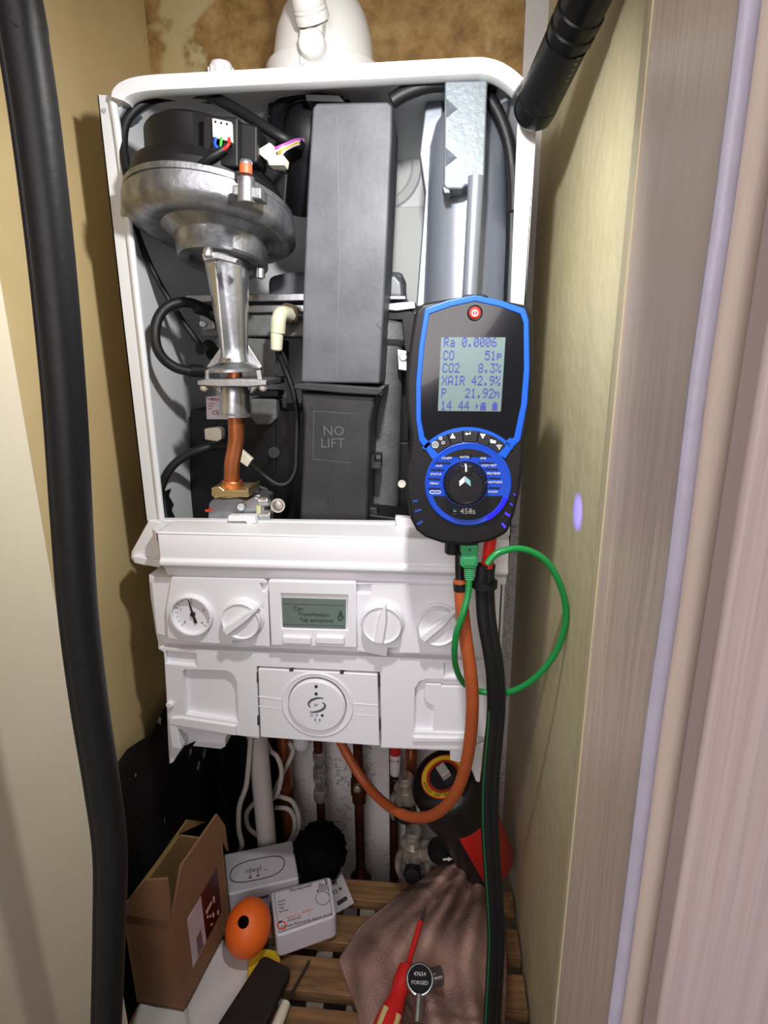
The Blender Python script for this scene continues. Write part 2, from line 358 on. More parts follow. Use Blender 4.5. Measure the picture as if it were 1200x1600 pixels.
bm = B(); ppx(bm, [(620, 545), (636, 548), (636, 580), (622, 578)], .07, .02); cyl(bm, at(630, 558, Y=.069), at(630, 558, Y=.064), .0045); obj('fixing_lug', bm, aluc, hx, bevel=.001)
bm = B(); cyl(bm, at(628, 756, Y=.06), at(628, 756, Y=.055), .0045); cyl(bm, at(434, 790, Y=.06), at(434, 790, Y=.052), .0055); objs('fixing_screw', bm, chrome, hx)
bm = B(); cyl(bm, at(428, 707, Y=.098), at(428, 707, Y=.093), .007); ppx(bm, [(426, 640), (430, 640), (430, 740), (426, 740)], .097, .004); ppx(bm, [(424, 716), (428, 714), (404, 738), (400, 736)], .097, .004); obj('moulded_web', bm, rubber, hx)
bm = B(); ppx(bm, [(236, 740), (262, 740), (258, 820), (240, 820)], .05, .02); obj('edge_grommet', bm, rubber, boiler)
# rating label
lb = B(); ppx(lb, [(322, 620), (362, 617), (362, 655), (323, 655)], .098, .001); lab = obj('rating_label', lb, M('label_paper', (228, 214, 222), .6), boiler)
red = M('label_red_ink', (170, 40, 70), .6)
bm = B()
tpx(bm, 'CE', 337, 645, .0975, 7); tpx(bm, '0063', 336, 624, .0975, 5); tpx(bm, 'TYP', 328, 624, .0975, 4)
for k, wd in ((630, 10), (634, 8), (638, 6)): ppx(bm, [(325, k), (325+wd, k), (325+wd, k+1), (325, k+1)], .0975, .0003)
obj('label_print', bm, red, lab)

# ------------------------------------------------------------------ fan and mixing tube
FY = .01
FT = (-.08, -.22, -1)
bm = B(); vl(bm, [(328, 314, 96), (329, 318, 122), (330, 322, 127), (330, 330, 127), (331, 331, 125), (331, 334, 125), (331, 335, 129), (333, 356, 129), (335, 363, 126), (338, 369, 118), (340, 373, 108), (342, 372, 98), (343, 369, 86), (344, 377, 74), (346, 381, 70.5), (349, 409, 69), (349, 413, 66), (349, 413, 52), (349, 406, 50), (349, 406, 20)], FY, 72, FT)
fan = obj('fan_housing', bm, alu, boiler, label='cast aluminium fan housing')
def boss(px_, py0, py1, hw, Y):
    vl(bm, [(px_, py0, hw), (px_, py1, hw*1.05)], Y, 20)
bm = B(); boss(385, 276, 318, 13, -.066); boss(201, 294, 340, 11, FY-.01); ppx(bm, [(196, 298), (214, 294), (222, 330), (200, 340)], FY-.015, .02); ppx(bm, [(362, 288), (408, 292), (408, 312), (362, 304)], -.070, .02)
objs('bolt_boss', bm, alu, fan, bevel=.0015)
bm = B(); vl(bm, [(318, 222, 78), (318, 224, 84), (318, 229, 87), (322, 280, 88), (324, 286, 90), (325, 288, 110), (328, 306, 117), (328, 318, 115)], FY, 64, FT)
mot = obj('fan_motor', bm, black, fan, label='black fan motor cover')
bm = B(); ppx(bm, [(316, 178), (372, 182), (372, 262), (316, 256)], FY-.062, .03); ppx(bm, [(368, 188), (402, 196), (402, 254), (372, 262)], FY-.052, .03); obj('socket_shroud', bm, black, fan, bevel=.002)
wy = FY-.066
bm = B(); ppx(bm, [(331, 184), (361, 190), (362, 222), (332, 214)], wy, .008); ppx(bm, [(331, 212), (363, 220), (363, 234), (333, 226)], wy+.004, .005)
plug = obj('motor_plug', bm, M('ivory_connector', (236, 232, 214), .4), boiler, bevel=.0008, label='ivory plug with coloured wires')
bm = B()
for k in range(3): ppx(bm, [(335+k*9, 188+k*1.8), (338+k*9, 188.6+k*1.8), (338+k*9, 192+k*1.8), (335+k*9, 191.4+k*1.8)], wy-.0006, .001)
obj('pin_slot', bm, black, plug)
def wire(pl, Yl, r, m, par, nm='wire', k=8):
    bm = B(); tube(bm, [at(x, y, Y=yy) for (x, y), yy in zip(pl, Yl if isinstance(Yl, (list, tuple)) else [Yl]*len(pl))], r, 12, k); return obj(nm, bm, m, par)
cols = {'blue': (30, 80, 190), 'green': (60, 150, 60), 'red': (205, 30, 25), 'yellow': (225, 175, 30), 'violet': (190, 90, 190), 'white': (225, 220, 220)}
WM = {k: M('wire_'+k, v, .4) for k, v in cols.items()}
for (x0, c) in ((337, 'blue'), (346, 'green'), (358, 'red')): wire([(x0, 216), (x0-1, 226), (344, 238), (330, 246)], [wy-.001, wy-.006, wy-.006, wy-.004], .0013, WM[c], plug)
wire([(356, 228), (342, 238), (326, 248), (308, 262)], [wy-.003, wy-.006, wy-.007, wy-.003], .0032, rubber, plug, 'sleeve')
bm = B(); vl(bm, [(384, 252, 9), (384, 256, 10), (384, 272, 10)], -.064, 20); obj('orange_seal', bm, M('orange_seal', (196, 88, 52), .5), fan)
bm = B(); vl(bm, [(384, 250, 8), (384, 254, 10.5), (384, 257, 10.5)], -.064, 20); obj('bolt_washer', bm, aluc, fan)
# ivory sensor plug with four wires
py_ = -.035
bm = B(); ppx(bm, [(403, 233), (421, 222), (432, 232), (428, 246), (416, 250), (405, 241)], py_, .012); ppx(bm, [(416, 246), (440, 240), (446, 246), (444, 258), (420, 258)], py_-.003, .014)
sp = obj('sensor_plug', bm, M('ivory_connector', (0, 0, 0)), boiler, bevel=.001)
for k, c in enumerate(('violet', 'white', 'yellow', 'white')): wire([(430+k*3, 232+k*4), (445, 226+k*3), (461, 219+k*2.6), (474, 218+k*2)], [py_, py_-.002, -.005, .03], .0012, WM[c], sp)
# mixing tube
bm = B(); vl(bm, [(349, 398, 34), (353, 398, 36), (354, 404, 35), (358, 450, 30.5), (363, 510, 24), (366, 540, 21), (367, 556, 22), (367, 566, 26), (367, 573, 40), (367, 577, 43), (367, 581, 43), (367, 581, 12)], FY, 48)
mix = obj('mixing_tube', bm, aluc, boiler, label='tapered bright aluminium mixing tube')
bm = B(); ppx(bm, [(346, 540), (346, 574), (322, 574)], FY-.002, .004); ppx(bm, [(387, 538), (388, 574), (410, 574)], FY-.002, .004); ppx(bm, [(333, 405), (337, 405), (352, 560), (348, 560)], FY-.031, .03)
objs('stiffening_fin', bm, aluc, mix, bevel=.0006)
bm = B(); vl(bm, [(325, 386, 5), (325, 392, 8), (325, 400, 8), (325, 403, 6)], -.045, 20); ppx(bm, [(314, 396), (338, 393), (372, 404), (368, 412), (338, 404), (318, 408)], -.044, .012); obj('tube_clamp', bm, aluc, mix, bevel=.001)
bm = B(); vl(bm, [(407, 420, 7), (407, 434, 7), (407, 436, 4)], FY, 16); obj('drain_stub', bm, aluc, fan)
bm = B(); ppx(bm, [(308, 595), (322, 592), (400, 592), (416, 594), (416, 602), (392, 604), (340, 604), (308, 602)], FY-.035, .055)
ppx(bm, [(320, 578), (326, 578), (326, 594), (320, 594)], FY-.03, .006); ppx(bm, [(399, 578), (407, 578), (410, 594), (402, 594)], FY-.03, .006)
ppx(bm, [(330, 603), (345, 603), (345, 616)], FY-.01, .01); ppx(bm, [(392, 603), (404, 603), (390, 616)], FY-.01, .01)
obj('flange_bracket', bm, aluc, mix, bevel=.001)
for sx in (319, 411):
    bm = B(); vl(bm, [(sx, 603, 6.5), (sx, 608, 6.5), (sx, 611, 4)], FY-.03, 18); obj('flange_screw', bm, chrome, mix)
bm = B(); vl(bm, [(367, 580, 11), (367, 600, 11)], FY, 20); obj('jet', bm, copper, mix)
bm = B(); vl(bm, [(366, 604, 20), (367, 612, 22), (367, 618, 22.5), (367, 644, 23), (367, 647, 26), (367, 650, 26), (367, 650, 14)], FY, 36); obj('lower_collar', bm, aluc, mix)
# copper gas pipe, clip, valve
bm = B(); tube(bm, [at(x, y, Y=FY) for x, y in ((368, 640), (369, 665), (369, 688), (366, 706), (363, 722), (362, 745), (362, 772))], .0084, 24, 8); gp = obj('gas_pipe', bm, copper, boiler, label='copper gas pipe with a double bend')
bm = B(); vl(bm, [(363, 750, 15), (363, 752, 16.5), (363, 760, 16.5), (363, 762, 15)], FY, 30); obj('pipe_nut', bm, copper, gp)
bm = B(); ppx(bm, [(330, 762), (342, 760), (350, 766), (384, 766), (388, 762), (388, 777), (380, 777), (350, 774), (336, 779), (330, 774)], FY-.022, .04); vl(bm, [(362, 762, 22), (363, 773, 22)], FY, 30); obj('pipe_clip', bm, brass, gp, bevel=.001)
bm = B(); ppx(bm, [(325, 786), (332, 780), (372, 778), (392, 784), (396, 830), (322, 830)], FY-.004, .07); 
gv = obj('gas_valve', bm, M('valve_casting', (150, 152, 158), .45, .6, var=.2, vscale=50, bump=.1, bscale=200), boiler, bevel=.004)
bm = B(); ppx(bm, [(370, 788), (398, 776), (412, 782), (412, 802), (372, 806)], FY-.006, .04); cyl(bm, at(404, 784, Y=FY-.004), at(421, 783, Y=FY-.004), .0055); cyl(bm, at(404, 806, Y=FY-.004), at(425, 806, Y=FY-.004), .0075); cyl(bm, at(377, 792, Y=FY-.010), at(377, 792, Y=FY-.004), .005); cyl(bm, at(403, 772, Y=FY+.004), at(406, 790, Y=FY+.004), .005)
obj('valve_body', bm, aluc, gv, bevel=.0015)
bm = B(); vl(bm, [(404, 790, 4), (404, 804, 4)], FY-.008, 14); obj('test_point', bm, M('amber_cap', (206, 204, 160), .4), gv)
bm = B(); ppx(bm, [(320, 797), (332, 794), (332, 798), (322, 800)], FY-.0045, .003); obj('red_mark', bm, M('red_paint', (225, 70, 45), .5), gv)
bm = B(); cyl(bm, at(434, 790, Y=.03), at(434, 790, Y=.022), .008); lathe(bm, at(434, 790, Y=.022), (0, -1, 0), [(0, .006), (.002, .0058), (.003, .002)], 20); obj('valve_screw', bm, chrome, gv)

# ------------------------------------------------------------------ grey duct
DY = .012
bm = B(); ppx(bm, [(488, 168), (494, 160), (606, 158), (613, 164), (612, 220), (602, 440), (593, 600), (470, 598), (474, 440), (480, 300)], DY, .075)
duct = obj('air_duct', bm, grey, boiler, bevel=.0045, seg=3, label='grey plastic duct with a central seam')
bm = B(); ppx(bm, [(526, 180), (527.5, 180), (532, 400), (526.5, 590), (525, 590), (530, 400)], DY-.0004, .001); obj('mould_seam', bm, M('duct_seam', (98, 100, 106), .5), duct)
bm = B(); ppx(bm, [(596, 515), (597, 505), (592, 500), (588, 508)], DY-.001, .004); ppx(bm, [(588, 606), (600, 604), (596, 618), (586, 616)], DY-.004, .06); objs('duct_tab', bm, grey, duct, bevel=.001)
bm = B(); ppx(bm, [(459, 599), (480, 598), (598, 606), (598, 613), (590, 618), (540, 615), (459, 608)], DY-.006, .085); obj('duct_collar', bm, greyd, duct, bevel=.0015)
bm = B(); ppx(bm, [(468, 612), (588, 618), (586, 634), (580, 660), (578, 720), (574, 830), (467, 830), (472, 720), (474, 650)], DY+.003, .068)
ld = obj('duct_trap', bm, greyd, boiler, bevel=.004, seg=3, label='dark lower duct embossed with lettering')
emb = M('embossed_edge', (88, 89, 93), .5)
bm = B(); Pn = at(521, 674, Y=DY+.0028); tpx(bm, 'NO', 521.5, 674, DY+.0028, 16, .0008); tpx(bm, 'LIFT', 520, 693, DY+.0028, 16, .0008); obj('lettering', bm, emb, ld)
bm = B()
for a, b in (((490, 642), (552, 646)), ((489, 717), (548, 723)), ((490, 642), (489, 717))):
    ppx(bm, [a, b, (b[0]+.7, b[1]+.9), (a[0]+.7, a[1]+.9)], DY+.0026, .001)
obj('panel_line', bm, emb, ld)
bm = B(); lathe(bm, at(516, 782, Y=DY+.003), (0, -1, 0), [(0, .003), (.0012, .003), (.0014, .0022), (.0006, .0018), (.0006, .0003)], 20); obj('moulding_pip', bm, greyd, ld)
for q in ([(577, 711), (595, 711), (595, 732), (575, 732)], [(572, 790), (588, 785), (590, 806), (571, 800)]):
    bm = B(); ppx(bm, q, DY+.02, .02); bi = B()
    o = obj('clip_lug', bm, greyd, ld, bevel=.001); cx = sum(p[0] for p in q)/4+1; cyy = sum(p[1] for p in q)/4
    c2 = B(); ppx(c2, [(cx-5, cyy-5), (cx+5, cyy-5), (cx+5, cyy+6), (cx-5, cyy+6)], DY+.0, .08); boolcut(o, [c2])
bm = B(); ppx(bm, [(560, 800), (600, 806), (640, 812), (640, 835), (560, 835)], .03, .05); obj('trap_base', bm, black, ld, bevel=.003)
# ribbed elbow behind the duct
EY = .055
EA = V((.12, .62, .70)).normalized(); ec = at(486, 205, Y=EY); er = 66*sc_at(ec)
bm = B(); lathe(bm, ec, EA, [(.012, .001), (.011, er*.42), (.004, er*.46), (.004, er*.60), (.012, er*.64), (.001, er*.68), (-.004, er*.80), (-.003, er*.94), (.002, er), (.014, er), (.019, er*.92), (.022, er*.70), (.012, er*.62), (.03, er*.55), (.03, .001)], 56)
elb = obj('rubber_elbow', bm, rubber, boiler, label='black ribbed rubber elbow')
bm = B(); X_, Y_ = frame(EA)
for k in range(20):
    a = 2*math.pi*k/20; d = X_*math.cos(a)+Y_*math.sin(a); box(bm, ec + EA*.008 + d*er*.99, (.007, .010, .013), Matrix((d, EA.cross(d), EA)).transposed())
objs('elbow_rib', bm, rubber, elb, bevel=.001)
bm = B(); tube(bm, [ec+EA*.012, at(486, 215, Y=EY), at(487, 250, Y=EY+.01), at(492, 330, Y=EY+.03)], [er*.62, .028], 24, 6); obj('elbow_neck', bm, rubber, elb)
bm = B(); ppx(bm, [(476, 146), (530, 148), (540, 160), (478, 158)], .012, .02); obj('elbow_lip', bm, rubber, elb, bevel=.001)
bm = B(); ppx(bm, [(404, 255), (450, 270), (446, 320), (404, 300)], .05, .02); obj('elbow_bracket', bm, black, elb, bevel=.002)

# ------------------------------------------------------------------ silver cylinder on the right
SY = .062
bm = B(); vl(bm, [(724, 168, 14), (726, 176, 34), (728, 196, 48), (729, 230, 58), (729, 290, 61), (727, 380, 62), (722, 500, 62), (710, 760, 62)], SY, 56)
ves = obj('silver_vessel', bm, silver, boiler, label='bright silver painted cylinder')
bm = B(); ppx(bm, [(664, 165), (682, 148), (692, 150), (692, 300), (684, 330), (664, 480), (650, 480), (664, 300), (655, 240)], .055, .10)
obj('vessel_side', bm, silver, ves, bevel=.002)
BY = -.004
bm = B(); ppx(bm, [(695, 126), (762, 124), (757, 286), (752, 289), (728, 290), (722, 296), (698, 295), (693, 290)], BY, .05)
br = obj('bracket_cover', bm, zinc, boiler, bevel=.0025, seg=3, label='folded grey zinc bracket')
bm = B()
for cx, cyy in ((702, 168), (701, 244)):
    q = [at(cx-5, cyy-14, Y=BY-.0005), at(cx+13, cyy+2, Y=BY-.0005), at(cx-5, cyy+16, Y=BY-.0005)]; apx = at(cx+1, cyy+1, Y=BY-.0045)
    vs = [bm.verts.new(p) for p in q]; av = bm.verts.new(apx); bv = bm.verts.new(at(cx+1, cyy+1, Y=BY+.004))
    for i in range(3): bm.faces.new((vs[i], vs[(i+1) % 3], av)); bm.faces.new((vs[(i+1) % 3], vs[i], bv))
objs('pressed_dimple', bm, zinc, br, ang=20)
bm = B(); ppx(bm, [(691, 290), (702, 294), (704, 302), (694, 302)], BY+.002, .02); obj('bracket_tab', bm, zinc, br, bevel=.001)
bm = B(); cyl(bm, at(744, 276, Y=BY-.002), at(733, 480, Y=BY-.002), .0072); obj('support_rod', bm, silver, boiler)
# black hoses and leads
hl = [(612, 158), (632, 146), (660, 136), (692, 131), (720, 132)]
bm = B(); tube(bm, [at(x, y, Y=.012) for x, y in hl], .0065, 16); obj('top_hose', bm, rubber, boiler)
bm = B(); tube(bm, [at(x, y, Y=yy) for (x, y), yy in zip([(745, 140), (768, 160), (784, 190), (795, 225), (801, 265), (803, 290), (803, 330)], [.03]*7)], .0062, 16); ppx(bm, [(797, 258), (808, 256), (807, 300), (800, 302)], .024, .012); obj('side_hose', bm, rubber, boiler)
bm = B(); ppx(bm, [(764, 128), (778, 128), (778, 140), (764, 140)], .02, .02); obj('hose_end', bm, black, boiler, bevel=.002)
bm = B(); tube(bm, [at(x, y, Y=.02) for x, y in ((803, 132), (803, 142), (797, 152), (782, 160))], .0018, 8); obj('retaining_wire', bm, zinc, boiler)
wire([(204, 292), (197, 260), (192, 225), (195, 195), (210, 172), (235, 156), (262, 150), (300, 150), (330, 154)], [-.01, -.004, .002, .006, .012, .02, .025, .03, .035], .0046, rubber, boiler, 'motor_lead')
wire([(262, 151), (310, 145), (345, 158), (385, 180), (420, 203), (448, 219), (470, 228)], [.03, .022, .012, .004, -.002, .0, .02], .0050, rubber, boiler, 'sensor_lead')
wire([(208, 345), (224, 390), (243, 432), (268, 475), (292, 512), (318, 546)], [.03, .04, .045, .05, .055, .06], .0033, rubber, boiler, 'earth_lead')
bm = B(); cyl(bm, at(310, 545, Y=.058), at(330, 544, Y=.055), .006); cyl(bm, at(325, 541, Y=.06), at(333, 552, Y=.05), .008); obj('temperature_sensor', bm, black, boiler)
wire([(345, 497), (322, 484), (300, 474), (278, 473), (258, 482), (246, 500), (242, 522), (246, 545), (258, 563), (276, 575), (296, 580), (318, 581)], [.045, .04, .03, .02, .012, .006, .002, .002, .006, .012, .02, .03], .0052, rubber, boiler, 'pressure_hose', 6)
bm = B(); tube(bm, [at(304, 479, Y=.032), at(325, 486, Y=.042), at(345, 500, Y=.055)], .0068, 14); tube(bm, [at(296, 579, Y=.02), at(316, 580, Y=.03)], .0068, 14, 2); objs('hose_boot', bm, black, boiler)
wire([(372, 698), (345, 696), (318, 701), (290, 712), (268, 730), (255, 752), (250, 772), (252, 800), (255, 830)], [.06, .05, .04, .035, .03, .026, .022, .02, .02], .0048, rubber, boiler, 'control_lead')
bm = B(); ppx(bm, [(319, 670), (340, 668), (346, 672), (346, 686), (340, 690), (320, 687)], .05, .012); cp = obj('control_plug', bm, M('ivory_connector', (0, 0, 0)), boiler, bevel=.001)
wire([(334, 688), (332, 693), (330, 697)], .052, .001, WM['green'], cp)
bm = B(); ppx(bm, [(250, 770), (262, 766), (258, 778), (266, 792), (262, 800), (268, 812), (252, 812)], .03, .01); obj('clip_strip', bm, rubber, boiler)
# ignition lead with its ivory boot
bm = B(); tube(bm, [at(452, 492, Y=.06), at(441, 490, Y=.045), at(436, 498, Y=.04), at(434, 520, Y=.04)], .0078, 18); vl(bm, [(434, 496, 10.5), (433, 512, 10.5), (432, 546, 9), (432, 548, 7)], .04, 24)
boot = obj('electrode_boot', bm, M('ivory_rubber', (214, 212, 186), .45), boiler, label='ivory elbow boot')
bm = B(); cyl(bm, at(447, 490, Y=.06), at(456, 492, Y=.07), .011); obj('electrode_base', bm, M('brown_seal', (92, 76, 60), .5), boot)
wire([(434, 548), (446, 578), (458, 612), (464, 650), (463, 700), (461, 735), (450, 754), (434, 757), (414, 744), (394, 726)], [.05, .055, .055, .055, .05, .045, .04, .036, .036, .045], .0034, rubber, boiler, 'ignition_lead')
bm = B(); ppx(bm, [(366, 694), (394, 718), (386, 730), (372, 720)], .045, .008); obj('lead_tag', bm, M('ivory_connector', (0, 0, 0)), boiler, bevel=.001)
wire([(455, 488), (466, 492), (478, 494)], .065, .003, M('dark_lead', (46, 38, 36), .5), boiler, 'sense_lead')

# ------------------------------------------------------------------ control panel
PY = -.034
bm = B()
ppx(bm, [(240, 812), (640, 817), (797, 822), (797, 838), (245, 834)], -.004, .01)
cs = [(-.004, 813), (-.010, 816), (-.046, 834), (-.047, 838), (-.047, 874), (-.050, 880), (-.050, 886), (-.040, 890), (-.036, 902), (-.004, 902)]
xl, xr = at(247, 850, Y=-.047).x, at(795, 870, Y=-.047).x
def rowz(y, Y): return at(500, y, Y=Y).z
prism(bm, [(xl, Y, rowz(y + 4, Y)) for Y, y in cs], (xr-xl, 0, 0))
# cut-back left corner and the ear beside it
zt, zb = rowz(838, -.046), rowz(884, -.047)
prism(bm, [(xl, -.046, zt), (xl-.014, -.030, zt), (xl-.014, -.005, zt), (xl, -.005, zt)], (0, 0, zb-zt))
ppx(bm, [(232, 813), (250, 815), (250, 888), (226, 883), (209, 879), (204, 872), (205, 862)], -.012, .007)
ppx(bm, [(206, 868), (250, 876), (250, 886), (226, 884), (209, 880)], -.018, .013)
shelf = obj('panel_shelf', bm, plastic, boiler, bevel=.0014, label='projecting white ledge along the top of the control panel')
bm = B()
ppx(bm, [(356, 806), (398, 806), (400, 818), (386, 820), (384, 815), (356, 815)], -.012, .010)
obj('snap_catch', bm, plastic, boiler, bevel=.001)
bm = B()
ppx(bm, [(617, 808), (660, 811), (660, 826), (620, 824)], -.012, .010); obj('snap_catch', bm, plastic, boiler, bevel=.001)
base = [(233, 898), (783, 902), (781, 940), (778, 1000), (772, 1012), (768, 1040), (764, 1080), (762, 1120), (757, 1150), (752, 1205), (749, 1222), (744, 1221), (736, 1200), (734, 1174), (590, 1168), (405, 1154), (352, 1146), (352, 1166), (345, 1170), (300, 1165), (284, 1172), (272, 1188), (265, 1194), (263, 1160), (262, 1140), (258, 1020), (248, 1014), (247, 1002), (244, 990), (235, 930)]
bm = B(); ppx(bm, base, -.026, .07)
body = obj('panel_body', bm, plastic, boiler, label='white moulded control panel body')
cuts = []
bm = B(); ppx(bm, [(300, 1168), (346, 1172), (352, 1150), (275, 1147), (270, 1200)], -.03, .012); cuts.append(bm)
bm = B(); ppx(bm, [(402, 1042), (592, 1051), (594, 1180), (404, 1168)], -.03, .014); cuts.append(bm)
boolcut(body, cuts)
# front skin with its pockets
skinp = [(249, 1012), (770, 1034), (766, 1080), (762, 1120), (757, 1152), (742, 1150), (740, 1172), (596, 1168), (594, 1050), (401, 1041), (405, 1152), (266, 1138), (262, 1120), (256, 1020)]
bm = B(); ppx(bm, skinp, PY-.002, .009); fs = obj('panel_front', bm, plastic, boiler, bevel=.0012)
cuts = []
bm = B(); ppx(bm, [(280, 1056), (284, 1052), (350, 1054), (360, 1060), (366, 1072), (369, 1136), (286, 1123)], PY-.01, .0155); cuts.append(bm)
bm = B(); ppx(bm, [(253, 1022), (302, 1026), (304, 1048), (254, 1043)], PY-.01, .0135); cuts.append(bm)
bm = B(); ppx(bm, [(646, 1151), (648, 1082), (655, 1071), (668, 1067), (745, 1070), (742, 1154)], PY-.01, .0150); cuts.append(bm)
bm = B(); ppx(bm, [(694, 1042), (756, 1045), (755, 1066), (693, 1065)], PY-.01, .0135); cuts.append(bm)
boolcut(fs, cuts)
bm = B(); ppx(bm, [(662, 1086), (664, 1068), (690, 1069), (690, 1072), (744, 1073), (742, 1152), (676, 1152), (678, 1104), (666, 1098)], PY+.0005, .006); obj('panel_pad', bm, plastic, boiler, bevel=.0012)
bm = B(); ppx(bm, [(284, 1122), (369, 1135), (368, 1150), (263, 1132), (266, 1122)], PY-.005, .02); ppx(bm, [(264, 1132), (276, 1134), (283, 1172), (268, 1168)], PY-.004, .02); ppx(bm, [(266, 1160), (285, 1168), (270, 1192), (265, 1194)], PY+.004, .02); obj('corner_lug', bm, plastic, boiler, bevel=.0012)
bm = B(); ppx(bm, [(645, 1152), (748, 1154), (748, 1160), (645, 1160)], PY-.005, .01); ppx(bm, [(703, 1168), (744, 1170), (742, 1197), (736, 1198), (728, 1194), (703, 1188)], PY+.006, .03); ppx(bm, [(738, 1168), (756, 1160), (750, 1223), (744, 1221), (736, 1200)], PY+.002, .03); obj('corner_lug', bm, plastic, boiler, bevel=.0012)
bm = B(); lathe(bm, at(264, 1103, Y=PY-.006), (0, 1, 0), [(0, .003), (.001, .0042), (.006, .0042)], 20); obj('location_peg', bm, plastic, boiler)
# side strip with notches
bm = B()
for y0 in (920, 945, 975, 1010): ppx(bm, [(768, y0), (782-(y0-900)*.05, y0), (781-(y0-900)*.05, y0+14), (766, y0+14)], -.028, .01)
objs('side_notch', bm, plastic, boiler, bevel=.0008)
# raised instrument plates
bm = B(); ppx(bm, [(268, 902), (412, 905), (418, 912), (422, 1010), (382, 1008), (380, 1002), (364, 1001), (362, 1007), (292, 1003), (262, 996), (260, 950)], PY-.008, .014)
ppx(bm, [(236, 902), (270, 902), (268, 996), (245, 990)], PY-.001, .012); pl1 = obj('instrument_plate', bm, plastic, boiler, bevel=.0016)
c1 = B(); ppx(c1, [(400, 918), (424, 918), (424, 932), (404, 932)], PY-.02, .018); boolcut(pl1, [c1])
bm = B(); ppx(bm, [(556, 912), (760, 916), (768, 924), (765, 1010), (748, 1022), (624, 1020), (622, 1012), (606, 1012), (604, 1026), (556, 1016)], PY-.008, .014); pl2 = obj('instrument_plate', bm, plastic, boiler, bevel=.0016)
c2 = B(); ppx(c2, [(553, 920), (578, 920), (578, 936), (553, 936)], PY-.02, .018); boolcut(pl2, [c2])
bm = B(); ppx(bm, [(419, 907), (556, 910), (558, 1013), (423, 1009)], PY-.012, .016); dp = obj('display_unit', bm, plastic, boiler, bevel=.0014, label='white display unit with an LCD and two buttons')
c3 = B(); ppx(c3, [(436, 933), (541, 936), (541, 990), (438, 987)], PY-.02, .011); boolcut(dp, [c3])
lcd = M('lcd_olive', (104, 118, 112), .12, spec=.8)  # base colour lightened evenly in place of the room's reflection
bm = B(); ppx(bm, [(437, 934), (540.5, 937), (540, 989.5), (439, 986.5)], PY-.0105, .001); scr = obj('lcd_screen', bm, lcd, dp, label='dark olive liquid crystal screen')
ink = M('lcd_ink', (58, 70, 66), .4)
bm = B(); tpx(bm, 'Con', 466, 951, PY-.0107, 7); tpx(bm, 'Transmission', 490, 960, PY-.0107, 7); tpx(bm, 'Tap emissions', 494, 969, PY-.0107, 7)
ppx(bm, [(442, 943), (537, 946), (537, 946.7), (442, 943.7)], PY-.0107, .0003); ppx(bm, [(442, 975), (537, 978), (537, 978.7), (442, 975.7)], PY-.0107, .0003); obj('lcd_text', bm, ink, dp)
bm = B(); pts = [(532, 953), (535, 960), (537, 965), (534, 970), (529, 970), (527, 965), (529, 960)]
ppx(bm, pts, PY-.0107, .0003); ppx(bm, [(532, 962), (534, 966), (532, 968.5), (530, 966)], PY-.0109, .0003, 1); obj('flame_symbol', bm, [ink, lcd], dp)
for a in (441, 493):
    bm = B(); ppx(bm, [(a, 995), (a+44, 997), (a+45, 1008), (a, 1006)], PY-.0165, .008); obj('button', bm, plastic, dp, bevel=.0014)
# pressure gauge
GY = PY-.008; g = at(301, 960, Y=GY); gr = 33*sc_at(g)
bm = B(); lathe(bm, g, (0, -1, 0), [(-.004, gr*1.06), (.003, gr*1.04), (.006, gr*.99), (.006, gr*.93), (-.003, gr*.90)], 48, cap=False); ga = obj('pressure_gauge', bm, plastic, boiler, label='round white pressure gauge')
bm = B(); lathe(bm, g, (0, -1, 0), [(-.004, gr*.91), (-.001, gr*.91), (-.001, .0002)], 48); obj('dial_face', bm, M('gauge_paper', (226, 224, 230), .5), ga)
bm = B(); fy = g.y-.0005+.001
for k in range(17):
    a = math.radians(225-270*k/16); d = V((math.cos(a), 0, math.sin(a))); L = .0035 if k % 4 == 0 else .002
    c = g + d*(gr*.80); c.y = fy-.0006; box(bm, c, (.0005, .0004, L), Matrix.Rotation(-(a-math.pi/2), 3, 'Y'))
for k, s in enumerate('01234'):
    a = math.radians(225-270*k/4); c = g + V((math.cos(a), 0, math.sin(a)))*gr*.60; c.y = fy-.0006; text(bm, s, c, XA, ZA, .0045)
obj('dial_marks', bm, M('gauge_ink', (50, 50, 58), .5), ga)
bm = B(); tip, tail = at(294, 938, Y=fy-.002), at(306, 974, Y=fy-.002); ctr = at(301, 960, Y=fy-.002)
d = (tip-tail).normalized(); n = V((-d.z, 0, d.x)); prism(bm, [tip+n*.0003, ctr+n*.0011, tail+n*.0016, tail-n*.0016, ctr-n*.0011, tip-n*.0003], (0, .0006, 0)); cyl(bm, ctr+V((0, .002, 0)), ctr-V((0, .001, 0)), .0026); obj('needle', bm, M('gauge_needle', (28, 28, 34), .4), ga)
